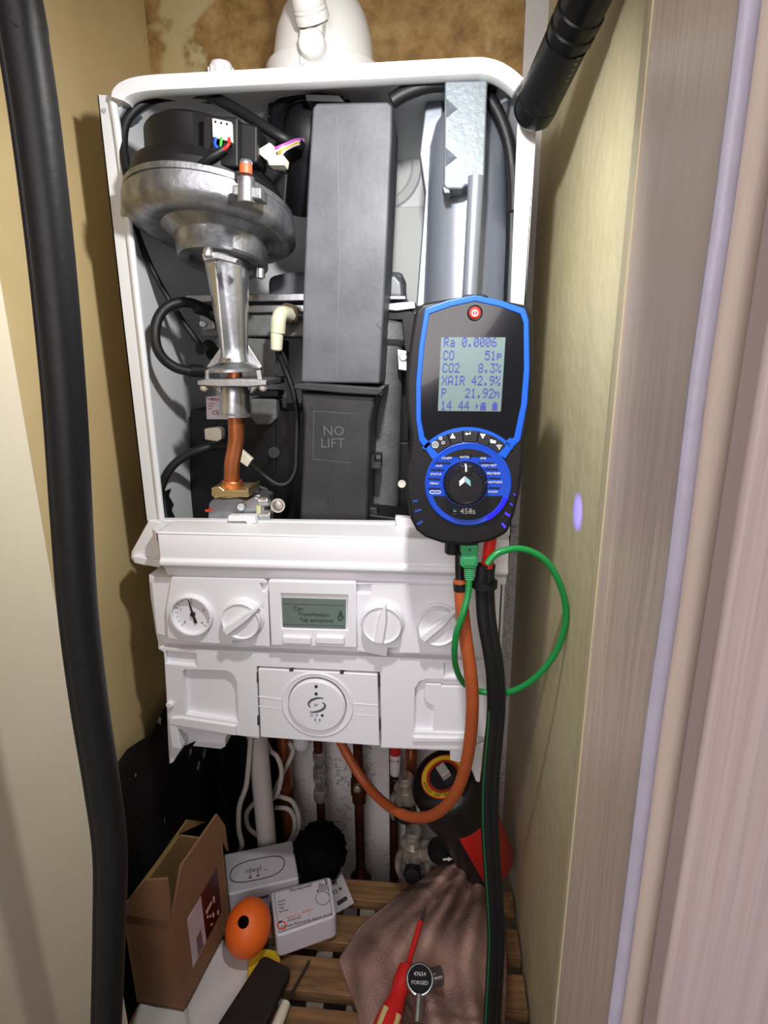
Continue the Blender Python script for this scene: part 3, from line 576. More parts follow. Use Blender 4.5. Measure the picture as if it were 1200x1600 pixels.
# knobs
def knob(cx, cy_, hw, ax_, ay_, bx_, by_):
    c = at(cx, cy_, Y=PY-.008); r = hw*sc_at(c)
    bm = B(); lathe(bm, c, (0, -1, 0), [(-.002, r*1.08), (.002, r*1.07), (.003, r*1.03)], 48); seat = obj('knob_recess', bm, plastic, boiler)
    bm = B(); lathe(bm, c, (0, -1, 0), [(.001, r*.98), (.007, r*.985), (.010, r*.97), (.0115, r*.94), (.0095, r*.87), (.0095, .0005)], 56); o = obj('knob', bm, plastic, boiler)
    a = at(ax_, ay_, Y=PY-.0175); b = at(bx_, by_, Y=PY-.0175); d = (b-a).normalized(); n = V((-d.z, 0, d.x)); w0, w1 = r*.30, r*.05
    bm = B(); f = V((0, -.006, 0)); bk = V((0, .003, 0))
    lo_ = [a+n*w0+bk, a-n*w0+bk, a+(b-a)*.6-n*w0*.95+bk, b-n*w1+bk, b+n*w1+bk, a+(b-a)*.6+n*w0*.95+bk]
    hi_ = [a+n*w0*.55+f, a-n*w0*.55+f, a+(b-a)*.6-n*w0*.5+f, b-n*w1*.8+f*.6, b+n*w1*.8+f*.6, a+(b-a)*.6+n*w0*.5+f]
    vl_ = [bm.verts.new(p) for p in lo_]; vh = [bm.verts.new(p) for p in hi_]
    bm.faces.new(vl_); bm.faces.new(vh[::-1])
    for i in range(6): bm.faces.new((vl_[i], vh[i], vh[(i+1) % 6], vl_[(i+1) % 6]))
    m2 = b + V((0, -.0052, 0)) - d*.004; h = obj('grip_bar', bm, plastic, o, bevel=.0006)
knob(381, 964, 31, 354, 985, 407, 946); knob(598, 970, 32, 593, 1001, 602, 944); knob(684, 973, 32, 660, 996, 712, 953)
# timer insert
TY = PY-.003
bm = B(); ppx(bm, [(403, 1045), (590, 1054), (593, 1166), (407, 1152)], TY, .01); tm = obj('timer_unit', bm, plastic, boiler, bevel=.0012, label='white plug-in timer with a round face')
tc_ = at(496, 1101, Y=TY); tr = 54*sc_at(tc_)
bm = B(); lathe(bm, tc_, (0, -1, 0), [(-.002, tr*1.06), (.0006, tr*1.06), (.0016, tr*1.03), (.0014, tr*.99), (-.0005, tr*.87), (-.0005, .0005)], 56); obj('timer_dish', bm, plastic, tm)
bm = B(); lathe(bm, at(496, 1100, Y=TY), (0, -1, 0), [(-.001, tr*.845), (.0035, tr*.83), (.005, tr*.79), (.0052, tr*.6), (.0052, .0005)], 56); disc = obj('timer_disc', bm, plastic, tm)
bm = B(); lathe(bm, at(496, 1099, Y=TY), (0, -1, 0), [(0, tr*.852), (.0008, tr*.852), (.0008, tr*.83)], 56, cap=False); obj('painted_shadow_gap', bm, M('gap_dark', (60, 60, 64), .6), tm)  # dark ring painted in as the shadow round the disc
bm = B(); ppx(bm, [(404, 1088), (442, 1093), (442, 1094.4), (404, 1089.4)], TY-.0005, .001); ppx(bm, [(404, 1103), (442, 1108), (442, 1109), (404, 1104)], TY-.0003, .001); ppx(bm, [(551, 1099), (590, 1102), (590, 1103.4), (551, 1100.4)], TY-.0005, .001); ppx(bm, [(551, 1116), (590, 1119), (590, 1120), (551, 1117)], TY-.0003, .001); objs('timer_groove', bm, plastic, tm)
tk = TY-.0054; dk = M('print_dark', (44, 46, 54), .5)
bm = B()
for yy in (1072.5, 1084): lathe(bm, at(494, yy, Y=tk), (0, -1, 0), [(0, .0018), (.0006, .0018)], 20)
obj('indicator_dot', bm, dk, tm)
def arcband(bm, cx, cy_, rx, ry, a0, a1, w0, w1, rot, Y, n=24, ext=.0004):
    P = []
    for k in range(n+1):
        t = k/n; a = math.radians(a0+(a1-a0)*t); wv = w0+(w1-w0)*math.sin(t*math.pi)
        for s in (-1, 1): P.append((t, s, (rx+s*wv)*math.cos(a), (ry+s*wv)*math.sin(a)))
    c, s_ = math.cos(math.radians(rot)), math.sin(math.radians(rot))
    q = [(cx+x*c-y*s_, cy_-(x*s_+y*c)) for _, _, x, y in P]
    out = q[1::2] + q[0::2][::-1]
    ppx(bm, out, Y, ext)
bm = B(); arcband(bm, 497, 1099, 15, 8, 50, 215, .6, 1.9, 8, tk); arcband(bm, 492, 1104.5, 16, 8, 235, 400, .6, 2.0, 8, tk); tpx(bm, 'SV', 494, 1101.5, tk, 4.6); obj('swirl_logo', bm, M('logo_blue_grey', (84, 90, 106), .5), tm)
bm = B()
arcband(bm, 487, 1117.5, 2, 2, 0, 359, .3, .3, 0, tk); arcband(bm, 495, 1118, 2, 2, 0, 359, .3, .3, 0, tk); ppx(bm, circ(503.5, 1118, 2.2, n=12), tk, .0004); obj('mode_symbols', bm, dk, tm)
bm = B(); ppx(bm, [(491, 1122.5), (501, 1123), (501, 1127.5), (491, 1127)], tk, .0005); sl = obj('slider_slot', bm, M('slot_grey', (150, 150, 158), .5), tm)
bm = B(); ppx(bm, [(494, 1121.5), (498, 1121.5), (498, 1129), (494, 1129)], tk-.001, .002); obj('slider', bm, plastic, tm)
bm = B()
for x_, y_ in ((403, 1057), (404, 1124), (592, 1065), (593, 1132)): ppx(bm, [(x_-2, y_-6), (x_+2, y_-6), (x_+2, y_+9), (x_-2, y_+9)], TY+.001, .004)
for x_, y_ in ((455, 1047), (534, 1051)): ppx(bm, [(x_-3, y_-1), (x_+3, y_-1), (x_+3, y_+2), (x_-3, y_+2)], TY-.0006, .004)
objs('unit_clip_gap', bm, M('gap_dark', (0, 0, 0)), tm)

# ------------------------------------------------------------------ flue gas analyser
AY = -.110
def apx(bm, poly, dy, depth, mi=0): return ppx(bm, poly, AY+dy, depth, mi)
anl = thing('flue_gas_analyser', 'black and blue handheld flue gas analyser with a lit readout, propped on the boiler front', 'gas analyser', at(731, 660, Y=-.06))
bootm = M('boot_rubber', (15, 15, 18), .52, spec=.4, bump=.04, bscale=400)
bl = [(659, 474), (648, 486), (641, 530), (634, 588), (634, 632), (641, 684), (639, 712), (633, 732), (634, 770), (641, 812), (650, 830), (664, 841), (691, 850), (732, 854), (770, 846), (793, 834), (804, 806), (813, 770), (819, 725), (820, 697), (828, 660), (835, 577), (834, 500), (829, 482), (820, 476), (790, 470), (748, 462), (740, 461), (700, 467)]
bm = B(); apx(bm, bl, .001, .050); bt = obj('rubber_boot', bm, bootm, anl, bevel=.006, seg=4, label='black rubber protective boot')
bm = B()
for xx, yy in ((742, 560), (735, 800)): lathe(bm, at(xx, yy, Y=AY+.05), (0, 1, 0), [(0, .012), (.011, .012)], 24)
objs('back_magnet', bm, steel, anl)
blue = M('blue_trim', (8, 86, 205), .35)
outer = [(664, 482), (700, 469), (742, 461), (784, 470), (820, 482), (826, 500), (827.5, 577), (824, 630), (813, 688), (804, 697), (790, 713), (676, 716), (655, 690), (650, 655), (650, 600), (655, 540)]
inner = [(671, 491), (705, 479), (742, 471), (780, 479), (813, 491), (818, 505), (818.5, 577), (814, 632), (803, 684), (797, 688), (785, 701), (680, 704), (664, 686), (658, 655), (658, 600), (663, 540)]
bm = B()
lo = [[bm.verts.new(at(x, y, Y=AY+dy)) for x, y in pl] for pl, dy in ((outer, .004), (outer, -.0005), (inner, -.0005), (inner, .004))]
for a, b in zip(lo, lo[1:]):
    for i in range(len(a)): bm.faces.new((a[i], a[(i+1) % len(a)], b[(i+1) % len(a)], b[i]))
obj('blue_rim', bm, blue, anl, bevel=.0008)
gloss = M('gloss_black_face', (13, 14, 18), .12, coat=.4)
bm = B(); apx(bm, inner, .0006, .004); obj('front_face', bm, gloss, anl, label='glossy black front')
kc = (731, 757)
def sect(r0_, r1_, a0, a1, n=20, sy=.96):
    o1 = [(kc[0]+r1_*math.cos(math.radians(a0+(a1-a0)*i/n)), kc[1]-r1_*sy*math.sin(math.radians(a0+(a1-a0)*i/n))) for i in range(n+1)]
    o2 = [(kc[0]+r0_*math.cos(math.radians(a0+(a1-a0)*i/n)), kc[1]-r0_*sy*math.sin(math.radians(a0+(a1-a0)*i/n))) for i in range(n+1)]
    return o1 + o2[::-1]
bm = B(); apx(bm, sect(88, 93, 40, 140), -.0008, .003); apx(bm, [(655, 687), (664, 684), (688, 709), (676, 718)], -.0008, .003); apx(bm, [(806, 690), (797, 684), (775, 708), (790, 716)], -.0008, .003); objs('keypad_rim', bm, blue, anl)
kd = M('keypad_black', (30, 31, 36), .45)
for a0, a1 in ((132.5, 112), (111, 96), (95, 79), (78, 64), (63, 47)):
    bm = B(); apx(bm, sect(69, 87.5, a0, a1), -.0014, .004); obj('key', bm, kd, anl, bevel=.0004)
icon = M('icon_white', (222, 224, 226), .5); kz = AY-.0019
bm = B(); arcband(bm, 680, 695, 4.6, 4.6, 0, 359, .6, .6, 0, kz); ppx(bm, [(678.2, 692.5), (679.4, 692.5), (679.4, 697.5), (678.2, 697.5)], kz, .0004); ppx(bm, [(680.8, 692.5), (682, 692.5), (682, 697.5), (680.8, 697.5)], kz, .0004)
arcband(bm, 688.5, 685, 2.3, 2.3, 0, 359, .4, .4, 0, kz); ppx(bm, circ(688.5, 685, .8, n=10), kz, .0004)
for q in ([(690, 689.5), (695, 689.5), (695, 690.4), (690, 690.4)], [(690, 693), (695, 693), (695, 693.9), (690, 693.9)], [(690, 689.5), (690.9, 689.5), (690.9, 693.9), (690, 693.9)], [(694.1, 689.5), (695, 689.5), (695, 693.9), (694.1, 693.9)]): ppx(bm, q, kz, .0004)
ppx(bm, [(707, 677), (712, 685), (703, 685)], kz, .0004); ppx(bm, [(750, 677.5), (759, 678.5), (754, 686)], kz, .0004)
ppx(bm, [(726, 678), (730, 675.5), (730, 677.2), (734, 677.2), (734, 675), (735.2, 675), (735.2, 678.8), (730, 678.8), (730, 680.5)], kz, .0004)
ppx(bm, [(766, 686.5), (769, 686.5), (770, 688), (775, 688.5), (774.5, 693), (766, 692)], kz, .0004)
for rr in (2.5, 4.6, 6.7): arcband(bm, 780, 702, rr, rr, 50, 130, .5, .5, 0, kz)
ppx(bm, circ(780, 701.5, 1.1, n=10), kz, .0004); obj('key_icons', bm, icon, anl)
# dial
dc = at(731, 757, Y=AY); u_ = sc_at(dc)
deep = M('dial_blue', (8, 66, 185), .4); dkn = M('dial_black', (19, 20, 25), .35)
bm = B(); lathe(bm, dc, (0, -1, 0), [(-.003, 67*u_), (.0004, 67*u_), (.0010, 65*u_), (.0006, 60*u_), (.0006, .0004)], 64); dl = obj('dial_plate', bm, deep, anl, label='round blue dial plate')
bm = B(); dz = AY-.0009
def seg(r, y): 
    pts = []; cut = math.degrees(math.asin((kc[1]-y)/(r*.96)))
    return cut
c0 = seg(58, 714); a = [(kc[0]+58*math.cos(math.radians(t)), kc[1]-58*.96*math.sin(math.radians(t))) for t in [c0+(180-2*c0)*i/20 for i in range(21)]]; ppx(bm, a, dz, .0006)
c1 = seg(58, 775); a = [(kc[0]+58*math.cos(math.radians(t)), kc[1]-58*.96*math.sin(math.radians(t))) for t in [180-c1+(180+2*c1)*i/24 for i in range(25)]]; ppx(bm, a, dz, .0006)
objs('dial_segment', bm, dkn, anl)
bm = B()
for q in ((679, 722, 704), (673, 733, 694), (669, 747, 688), (669, 762, 688), (746, 722, 772), (757, 732, 778), (762, 746, 782), (762, 761, 781)): ppx(bm, [(q[0], q[1]), (q[2], q[1]+.6), (q[2], q[1]+3), (q[0], q[1]+2.4)], dz, .0006)
ppx(bm, [(715, 710), (717, 710), (720, 718), (718, 718)], dz, .0006); ppx(bm, [(736, 710), (738, 710), (735, 718), (733, 718)], dz, .0006)
obj('dial_bar', bm, dkn, anl)
bm = B()
for s, x_, y_ in (('CO/EFF', 698, 716), ('RATIO', 726, 714.5), ('IAQ', 755, 716), ('AUX', 686, 728), ('COM TEST', 764, 727.5), ('STATUS', 681, 741), ('PRS/TEMP', 771, 740), ('MENU', 678.5, 755.5), ('TIGHTNESS', 772, 753.5), ('ROOM', 770, 768.5)): tpx(bm, s, x_, y_, dz-.0001, 3.7)
obj('dial_lettering', bm, icon, anl)
bm = B(); arcband(bm, 676, 769, 4.5, 2.2, 20, 340, .55, .55, 0, dz); arcband(bm, 684, 769, 4.5, 2.2, 200, 520, .55, .55, 0, dz); obj('link_symbol', bm, icon, anl)
bm = B(); tpx(bm, '458s', 731, 799, dz-.0001, 9.5, align='CENTER'); obj('model_number', bm, M('silver_print', (206, 208, 212), .4), anl)
teal = M('teal_print', (60, 130, 140), .4)
bm = B(); ppx(bm, [(704, 794), (708, 794), (711, 797.5), (704, 801)], dz, .0004, 0); ppx(bm, [(709, 794), (715, 794), (712, 797.5)], dz, .0004, 0); ppx(bm, [(704, 801), (712, 797.8), (715, 801)], dz, .0004, 1); tpx(bm, 'KANE', 709.5, 803.2, dz, 2.2); obj('maker_mark', bm, [teal, icon], anl)
bm = B(); R1 = sect(60, 66, -20, -62, 24); apx(bm, R1, -.0016, .002); obj('light_strip', bm, M('blue_lamp', (26, 22, 235), .3, emit=1.6), anl, label='glowing blue light strip')
kn = at(727, 755, Y=AY)
bm = B(); lathe(bm, kn, (0, -1, 0), [(0, 38*u_), (.0012, 37*u_), (.0012, 35.5*u_)], 48, cap=False); obj('knob_ring', bm, deep, anl)
bm = B(); lathe(bm, kn, (0, -1, 0), [(0, 35*u_), (.0015, 34*u_), (.006, 31*u_), (.0105, 29.5*u_), (.0115, 28.5*u_), (.0115, 27*u_), (.0105, 26*u_), (.0105, .0004)], 48)
kb = obj('dial_knob', bm, M('knob_black', (18, 18, 21), .38), anl, label='black rotary selector knob')
bm = B()
for k in range(26):
    a = 2*math.pi*k/26; d = V((math.cos(a), 0, math.sin(a))); c = kn + d*31.5*u_; c.y = AY-.006; box(bm, c, (.0012, .008, .0012), Matrix.Rotation(-a, 3, 'Y'))
obj('knob_grip', bm, M('knob_black', (0, 0, 0)), kb)
kf = kn.y-.0108
bm = B(); ppx(bm, [(719, 728), (738, 728), (737, 742), (719, 742)], kf-.001, .004); obj('pointer_block', bm, M('knob_black', (0, 0, 0)), kb, bevel=.0006)
bm = B(); ppx(bm, [(726, 725), (728.6, 725), (729.6, 730), (729.6, 737), (726.8, 737), (727, 730)], kf-.0016, .001); obj('pointer_line', bm, icon, kb)
bm = B(); ppx(bm, [(726.3, 744), (726.3, 753), (718, 760), (717.5, 752)], kf-.0004, .0008, 0); ppx(bm, [(726.9, 744), (735, 751.5), (735.5, 760), (726.9, 753)], kf-.0004, .0008, 1); obj('knob_emblem', bm, [icon, M('pale_teal', (130, 184, 186), .4)], kb)
bm = B(); arcband(bm, 726, 754, 26, 24, 238, 302, .4, .4, 0, kf-.0002); obj('knob_lip', bm, bootm, kb)
# power button
pb = at(742, 489, Y=AY); s_ = sc_at(pb)
bm = B(); lathe(bm, pb, (0, -1, 0), [(-.001, 12*s_), (.0004, 12*s_), (.0014, 10.5*s_), (.0012, 9.5*s_)], 40, cap=False); obj('button_collar', bm, bootm, anl)
bm = B(); lathe(bm, pb, (0, -1, 0), [(0, 9*s_), (.0018, 9*s_), (.0026, 7*s_), (.0027, .0003)], 36); pbo = obj('power_button', bm, M('power_red', (196, 40, 36), .4), anl, label='red power button')
bm = B(); pz = AY-.0029; arcband(bm, 742, 489, 4.6, 4.6, 0, 359, .65, .65, 0, pz); ppx(bm, [(741.2, 485.5), (742.8, 485.5), (742.8, 492), (741.2, 492)], pz, .0004); obj('power_symbol', bm, icon, pbo)
# readout
Q = [(689.5, 527), (790, 527), (782.5, 643), (684, 642)]
sy_ = AY+.0001
sm = M('lcd_backlit', (100, 119, 120), .35, emit=.10)
bm = B(); ppx(bm, Q, sy_, .0006); so = obj('readout', bm, sm, anl, label='lit pale green readout')
def quad(u, v):
    a = (Q[0][0]+(Q[1][0]-Q[0][0])*u, Q[0][1]+(Q[1][1]-Q[0][1])*u); b = (Q[3][0]+(Q[2][0]-Q[3][0])*u, Q[3][1]+(Q[2][1]-Q[3][1])*u)
    return (a[0]+(b[0]-a[0])*v, a[1]+(b[1]-a[1])*v)
G = {'R': ('11110', '10001', '10001', '11110', '10100', '10010', '10001'), 'a': ('00000', '00000', '01110', '00001', '01111', '10001', '01111'),
 '0': ('01110', '10001', '10011', '10101', '11001', '10001', '01110'), '.': ('00000', '00000', '00000', '00000', '00000', '01100', '01100'),
 '6': ('00110', '01000', '10000', '11110', '10001', '10001', '01110'), 'C': ('01110', '10001', '10000', '10000', '10000', '10001', '01110'),
 'O': ('01110', '10001', '10001', '10001', '10001', '10001', '01110'), '5': ('11111', '10000', '11110', '00001', '00001', '10001', '01110'),
 '1': ('00100', '01100', '00100', '00100', '00100', '00100', '01110'), 'p': ('00000', '00000', '11110', '10001', '11110', '10000', '10000'),
 '2': ('01110', '10001', '00001', '00010', '00100', '01000', '11111'), '8': ('01110', '10001', '10001', '01110', '10001', '10001', '01110'),
 '3': ('11111', '00010', '00100', '00010', '00001', '10001', '01110'), '%': ('11000', '11001', '00010', '00100', '01000', '10011', '00011'),
 'X': ('10001', '10001', '01010', '00100', '01010', '10001', '10001'), 'A': ('01110', '10001', '10001', '10001', '11111', '10001', '10001'),
 'I': ('01110', '00100', '00100', '00100', '00100', '00100', '01110'), '4': ('00010', '00110', '01010', '10010', '11111', '00010', '00010'),
 '9': ('01110', '10001', '10001', '01111', '00001', '00010', '01100'), 'P': ('11110', '10001', '10001', '11110', '10000', '10000', '10000'),
 'm': ('00000', '00000', '11010', '10101', '10101', '10001', '10001')}
inkm = M('readout_ink', (58, 62, 140), .5)
rows = ['Ra 0.0006 ', 'CO     51p', 'CO2   8.3%', 'XAIR 42.9%', 'P   21.92m', '14 44     ']
for ri, line in enumerate(rows):
    bm = B(); v0 = (.000 if ri == 0 else .010 + ri*.170); cw = .093; pw = cw/6; ph = .128/7
    for ci, ch in enumerate(line):
        if ch == ' ': continue
        for j, rw in enumerate(G[ch]):
            for i, b_ in enumerate(rw):
                if b_ == '1':
                    u0_ = .045 + ci*cw + i*pw; vv = v0 + j*ph
                    ppx(bm, [quad(u0_, vv), quad(u0_+pw*.98, vv), quad(u0_+pw*.98, vv+ph*.98), quad(u0_, vv+ph*.98)], sy_-.0003, .0004)
    obj('readout_line', bm, inkm, so)
bm = B()
def uvp(pl): ppx(bm, [quad(u, v) for u, v in pl], sy_-.0003, .0004)
uvp([(.60, .89), (.635, .93), (.60, .97)]); uvp([(.67, .91), (.70, .88), (.75, .88), (.75, .91)]); uvp([(.67, .92), (.76, .92), (.76, .985), (.67, .985)]); uvp([(.86, .89), (.885, .89), (.885, .87), (.915, .87), (.915, .89), (.94, .89), (.94, .985), (.86, .985)]); obj('readout_icons', bm, inkm, so)
# grip slots, right ones glow by themselves in place of the blue lamp's light
slotm = [M('slot_black', (8, 8, 10), .5), M('slot_blue', (40, 70, 150), .4), M('slot_glow', (66, 50, 225), .4, emit=.6)]
sl_ = [(645, 720, 4, 1, 20, 0), (645, 737, 4, 1, 15, 0), (645, 753, 4, 1, 15, 0), (645, 768, 4, 1, 0, 0), (649, 783, 8, 1.4, 8, 1), (653, 798, 10, 1.6, 22, 1), (656, 817, 10, 1.8, 32, 1),
      (811, 724, 4, 1, 50, 0), (810, 742, 4, 1, 50, 0), (808, 757, 4, 1, 50, 0), (804, 773, 4, 1, -50, 2), (799, 788, 5, 1.2, -40, 2), (793, 804, 9, 1.8, -32, 2), (787, 821, 9, 1.8, -50, 2)]
for x_, y_, L_, w_, an, mi in sl_:
    c, s2 = math.cos(math.radians(an)), math.sin(math.radians(an)); bm = B()
    apx(bm, [(x_+a*L_/2*c - b*w_*s2*-1, y_-a*L_/2*s2 + b*w_*c) for a, b in ((-1, -1), (1, -1), (1, 1), (-1, 1))], .0004, .002); obj('grip_slot', bm, slotm[mi], anl)
bm = B(); lathe(bm, at(707, 848, Y=AY+.02), (0, 0, -1), [(-.006, .007), (.009, .007), (.010, .006)], 24); obj('water_trap_port', bm, black, anl)
bm = B(); ppx(bm, [(720, 466), (726, 460), (760, 460), (764, 466)], AY+.012, .02); obj('top_port', bm, black, anl, bevel=.0015)
lamp('analyser_light', 'SPOT', at(806, 795, Y=AY+.01) + V((.012, -.002, 0)), .35, (.10, .08, 1), .002, at(903, 800, X=XR), math.radians(48)).parent = None

# ------------------------------------------------------------------ plugs, hoses and leads of the analyser
HY = AY+.012
gl = thing('thermocouple_lead', 'thin green cable looping out from a green plug under the gas analyser', 'cable', at(733, 855, Y=HY))
green = M('green_plug', (52, 148, 92), .45); gcab = M('green_cable', (22, 132, 62), .32)
bm = B(); ppx(bm, [(719, 852), (748, 852), (748, 862), (745, 868), (747, 876), (747, 884), (742, 889), (725, 889), (719, 884), (719, 874), (722, 868), (719, 862)], HY-.004, .009); obj('plug', bm, green, gl, bevel=.0015, label='green plug')
bm = B(); ppx(bm, [(724, 872), (743, 872), (745, 877), (742, 884), (725, 884), (722, 877)], HY-.005, .002); obj('plug_grip', bm, green, gl, bevel=.0006)
bm = B(); cyl(bm, at(734, 859, Y=HY-.0035), at(734, 859, Y=HY-.0045), .0012); obj('plug_screw', bm, black, gl)
bm = B()
for k in range(6): ppx(bm, [(725+k*.3, 889+k*3.2), (742-k*.2, 889+k*3.2), (741.5-k*.2, 891.2+k*3.2), (725.5+k*.3, 891.2+k*3.2)], HY-.003, .007)
cyl(bm, at(733, 888, Y=HY), at(733, 910, Y=HY), .0030); obj('strain_relief', bm, green, gl, bevel=.0005)
gp_ = [(733, 905, 0), (731, 930, -.003), (723, 960, -.008), (713, 990, -.008), (710, 1020, -.004), (713, 1045, .006), (724, 1067, .020), (745, 1079, .023), (770, 1082, .022), (800, 1080, .016), (835, 1060, .010), (865, 1025, .006), (881, 985, .004), (884, 950, .003), (876, 915, .001), (858, 882, .0), (835, 864, -.001), (808, 857, -.003), (783, 862, -.006), (770, 870, -.008), (761, 882, -.010)]
bm = B(); tube(bm, [at(x, y, Y=HY+d) for x, y, d in gp_], .0030, 14, 8); obj('cable', bm, gcab, gl)
og = thing('brown_hose', 'orange-brown rubber hose hanging from the gas analyser in a deep loop to the boiler underside', 'hose', at(722, 890, Y=HY+.01))
hosem = M('orange_rubber', (176, 86, 42), .5, var=.15, vscale=40, bump=.05, bscale=200)
hp = [(719, 905, .010), (722, 950, .008), (728, 1000, .006), (735, 1050, .006), (738, 1100, .010), (734, 1160, .018), (724, 1210, .03), (705, 1250, .045), (675, 1274, .07), (640, 1276, .10), (605, 1258, .13), (572, 1225, .16), (546, 1185, .175), (528, 1150, .185), (515, 1120, .19)]
bm = B(); tube(bm, [at(x, y, Y=HY+d) for x, y, d in hp], .0064, 18, 8); obj('hose', bm, hosem, og)
bm = B(); tube(bm, [at(718, 852, Y=HY+.016), at(718, 890, Y=HY+.012), at(719, 912, Y=HY+.010)], .0042, 14, 3); obj('connector', bm, black, og)
bm = B(); tube(bm, [at(719.6, 910, Y=HY+.010), at(720.4, 922, Y=HY+.0098)], .0071, 18, 2); obj('hose_band', bm, rubber, og)
bh = thing('twin_black_hose', 'black twin hose with a red end piece hanging from the gas analyser to the floor', 'hose', at(762, 880, Y=HY+.01))
redm = M('red_plastic', (206, 34, 24), .4)
bm = B(); tube(bm, [at(767, 838, Y=HY+.01), at(764, 860, Y=HY+.01), at(761, 886, Y=HY+.01)], .0056, 16, 3); obj('end_piece', bm, redm, bh, label='red end piece')
hb = [(758, 882, .0), (756, 905, 0), (757, 940, 0), (760, 975, -.002), (768, 1020, -.004), (773, 1060, -.004), (774, 1110, -.002), (770, 1160, -.004), (765, 1220, -.008), (764, 1280, -.013), (767, 1340, -.018), (771, 1400, -.024), (774, 1460, -.030), (772, 1520, -.036), (768, 1590, -.044), (764, 1660, -.055)]
def off(px_, k=0): return [at(x+px_, y, Y=HY+.008+d+k) for x, y, d in hb]
bm = B(); tube(bm, [a for a in off(-4)], .0058, 16, 8); obj('hose', bm, rubber, bh)
bm = B(); tube(bm, [a for a in off(6.5, .004)], .0058, 16, 8); obj('hose', bm, rubber, bh)
bm = B(); tube(bm, [at(x-9, y, Y=HY+.008+d-.0035) for x, y, d in hb[6:]], .0011, 8, 8); obj('green_wire', bm, M('dark_green_wire', (18, 92, 48), .4), bh)
bm = B(); c = at(757, 912, Y=HY+.010); tube(bm, [c+V((0, 0, .003)), c-V((0, 0, .003))], .0118, 20, 2); obj('cable_tie', bm, rubber, bh)

# ------------------------------------------------------------------ torch
tb = at(834, 174, Y=-.022); tt = at(934, -40, Y=-.115)
d = (tt-tb); L = d.length; dn = d.normalized()
to = thing('torch', 'black metal torch angled over the top right corner of the boiler', 'torch', tb)
tmat = M('anodised_black', (20, 21, 22), .33, .6)
def knurl():
    m = M('knurled_black', (22, 23, 24), .38, .6); nt = m.node_tree; b = nt.nodes['Principled BSDF']; tc = nt.nodes['Texture Coordinate']
    ck = nt.nodes.new('ShaderNodeTexVoronoi'); ck.inputs['Scale'].default_value = 900
    bp = nt.nodes.new('ShaderNodeBump'); bp.inputs['Strength'].default_value = .5; bp.inputs['Distance'].default_value = .0006
    nt.links.new(tc.outputs['Object'], ck.inputs['Vector']); nt.links.new(ck.outputs['Distance'], bp.inputs['Height']); nt.links.new(bp.outputs[0], b.inputs['Normal']); return m
rb = .0172
bm = B(); lathe(bm, tb, d, [(.012, rb*.97), (.012, rb), (L*.58, rb*.98)], 48); obj('barrel', bm, knurl(), to)
bm = B(); lathe(bm, tb, d, [(-.006, rb*.80), (-.002, rb*.98), (.004, rb*1.01), (.011, rb*1.01), (.012, rb*.9)], 48); obj('tail_cap', bm, tmat, to, label='smooth tail cap')
l0 = L*.58
bm = B(); lathe(bm, tb, d, [(l0, rb*.92), (l0+.003, rb*.92), (l0+.004, rb*1.02), (l0+.010, rb*1.02), (l0+.011, rb*.94), (l0+.014, rb*.94), (l0+.015, rb*1.02), (l0+.022, rb*1.02), (l0+.023, rb*.95), (l0+.06, rb*.97), (l0+.07, rb*1.05), (l0+.075, rb*1.3), (l0+.10, rb*1.35), (l0+.10, rb*1.1)], 48); obj('head', bm, tmat, to)
side = (CAM-tb - dn*((CAM-tb).dot(dn))).normalized(); sx = dn.cross(side)
bm = B()
for k in range(9):
    c = tb + dn*(.030+k*.0045) + (side*.60 + sx*.80)*rb*.975; box(bm, c, (.0010 if k % 3 else .0018, .0004, .0030), Matrix((dn, (side*.60+sx*.80).normalized(), (sx*.60-side*.80).normalized())).transposed())
obj('side_marking', bm, M('worn_white_print', (96, 92, 72), .5), to)

# ------------------------------------------------------------------ flue elbow on top of the boiler
fe = thing('flue_elbow', 'white domed flue elbow standing on top of the boiler', 'flue', at(508, 130, Y=.13))
FYE = .13
fm = M('flue_white', (228, 227, 224), .42)
bm = B(); vl(bm, [(507, 150, 84), (507, 120, 80), (507, 96, 78), (507, 60, 74), (508, 30, 66), (509, 10, 56), (510, -8, 42), (511, -22, 24), (511, -28, 6)], FYE, 56); dome = obj('dome', bm, fm, fe)
bm = B(); vl(bm, [(507, 150, 92), (507, 118, 90), (507, 113, 88), (507, 111, 80)], FYE, 56); obj('base_ring', bm, fm, fe)
bm = B(); ppx(bm, [(466, 112), (500, 112), (505, 30), (500, -40), (470, -40), (466, 20)], FYE-.066, .05); obj('test_boss', bm, fm, fe, bevel=.004)
bm = B(); c = at(488, 71, Y=FYE-.067); lathe(bm, c, (0, -1, .12), [(-.004, .0135), (.003, .0135), (.006, .012), (.0068, .008), (.007, .0005)], 36); obj('sampling_plug', bm, fm, fe, label='round white sampling plug')
bm = B(); lathe(bm, at(483, 122, Y=FYE-.072), (0, 0, 1), [(-.01, .0085), (.006, .0085), (.011, .006), (.013, .001)], 24); obj('screw_cap', bm, fm, fe)
bm = B(); c = at(486, 20, Y=FYE-.068); a_ = V((-.12, -.62, .75)).normalized(); lathe(bm, c-a_*.006, a_, [(0, .0165), (.006, .0165), (.007, .0158), (.009, .0165), (.011, .0158), (.013, .0165), (.017, .0158), (.022, .0150), (.030, .0145), (.030, .0115), (.012, .0115)], 32, cap=False); sn = obj('sampling_spout', bm, fm, fe, label='ribbed spout')
bm = B(); lathe(bm, c, a_, [(.004, .0112), (.018, .0112), (.05, .0112), (.05, .008)], 28); obj('probe_cone', bm, M('probe_grey', (176, 178, 184), .4), fe)

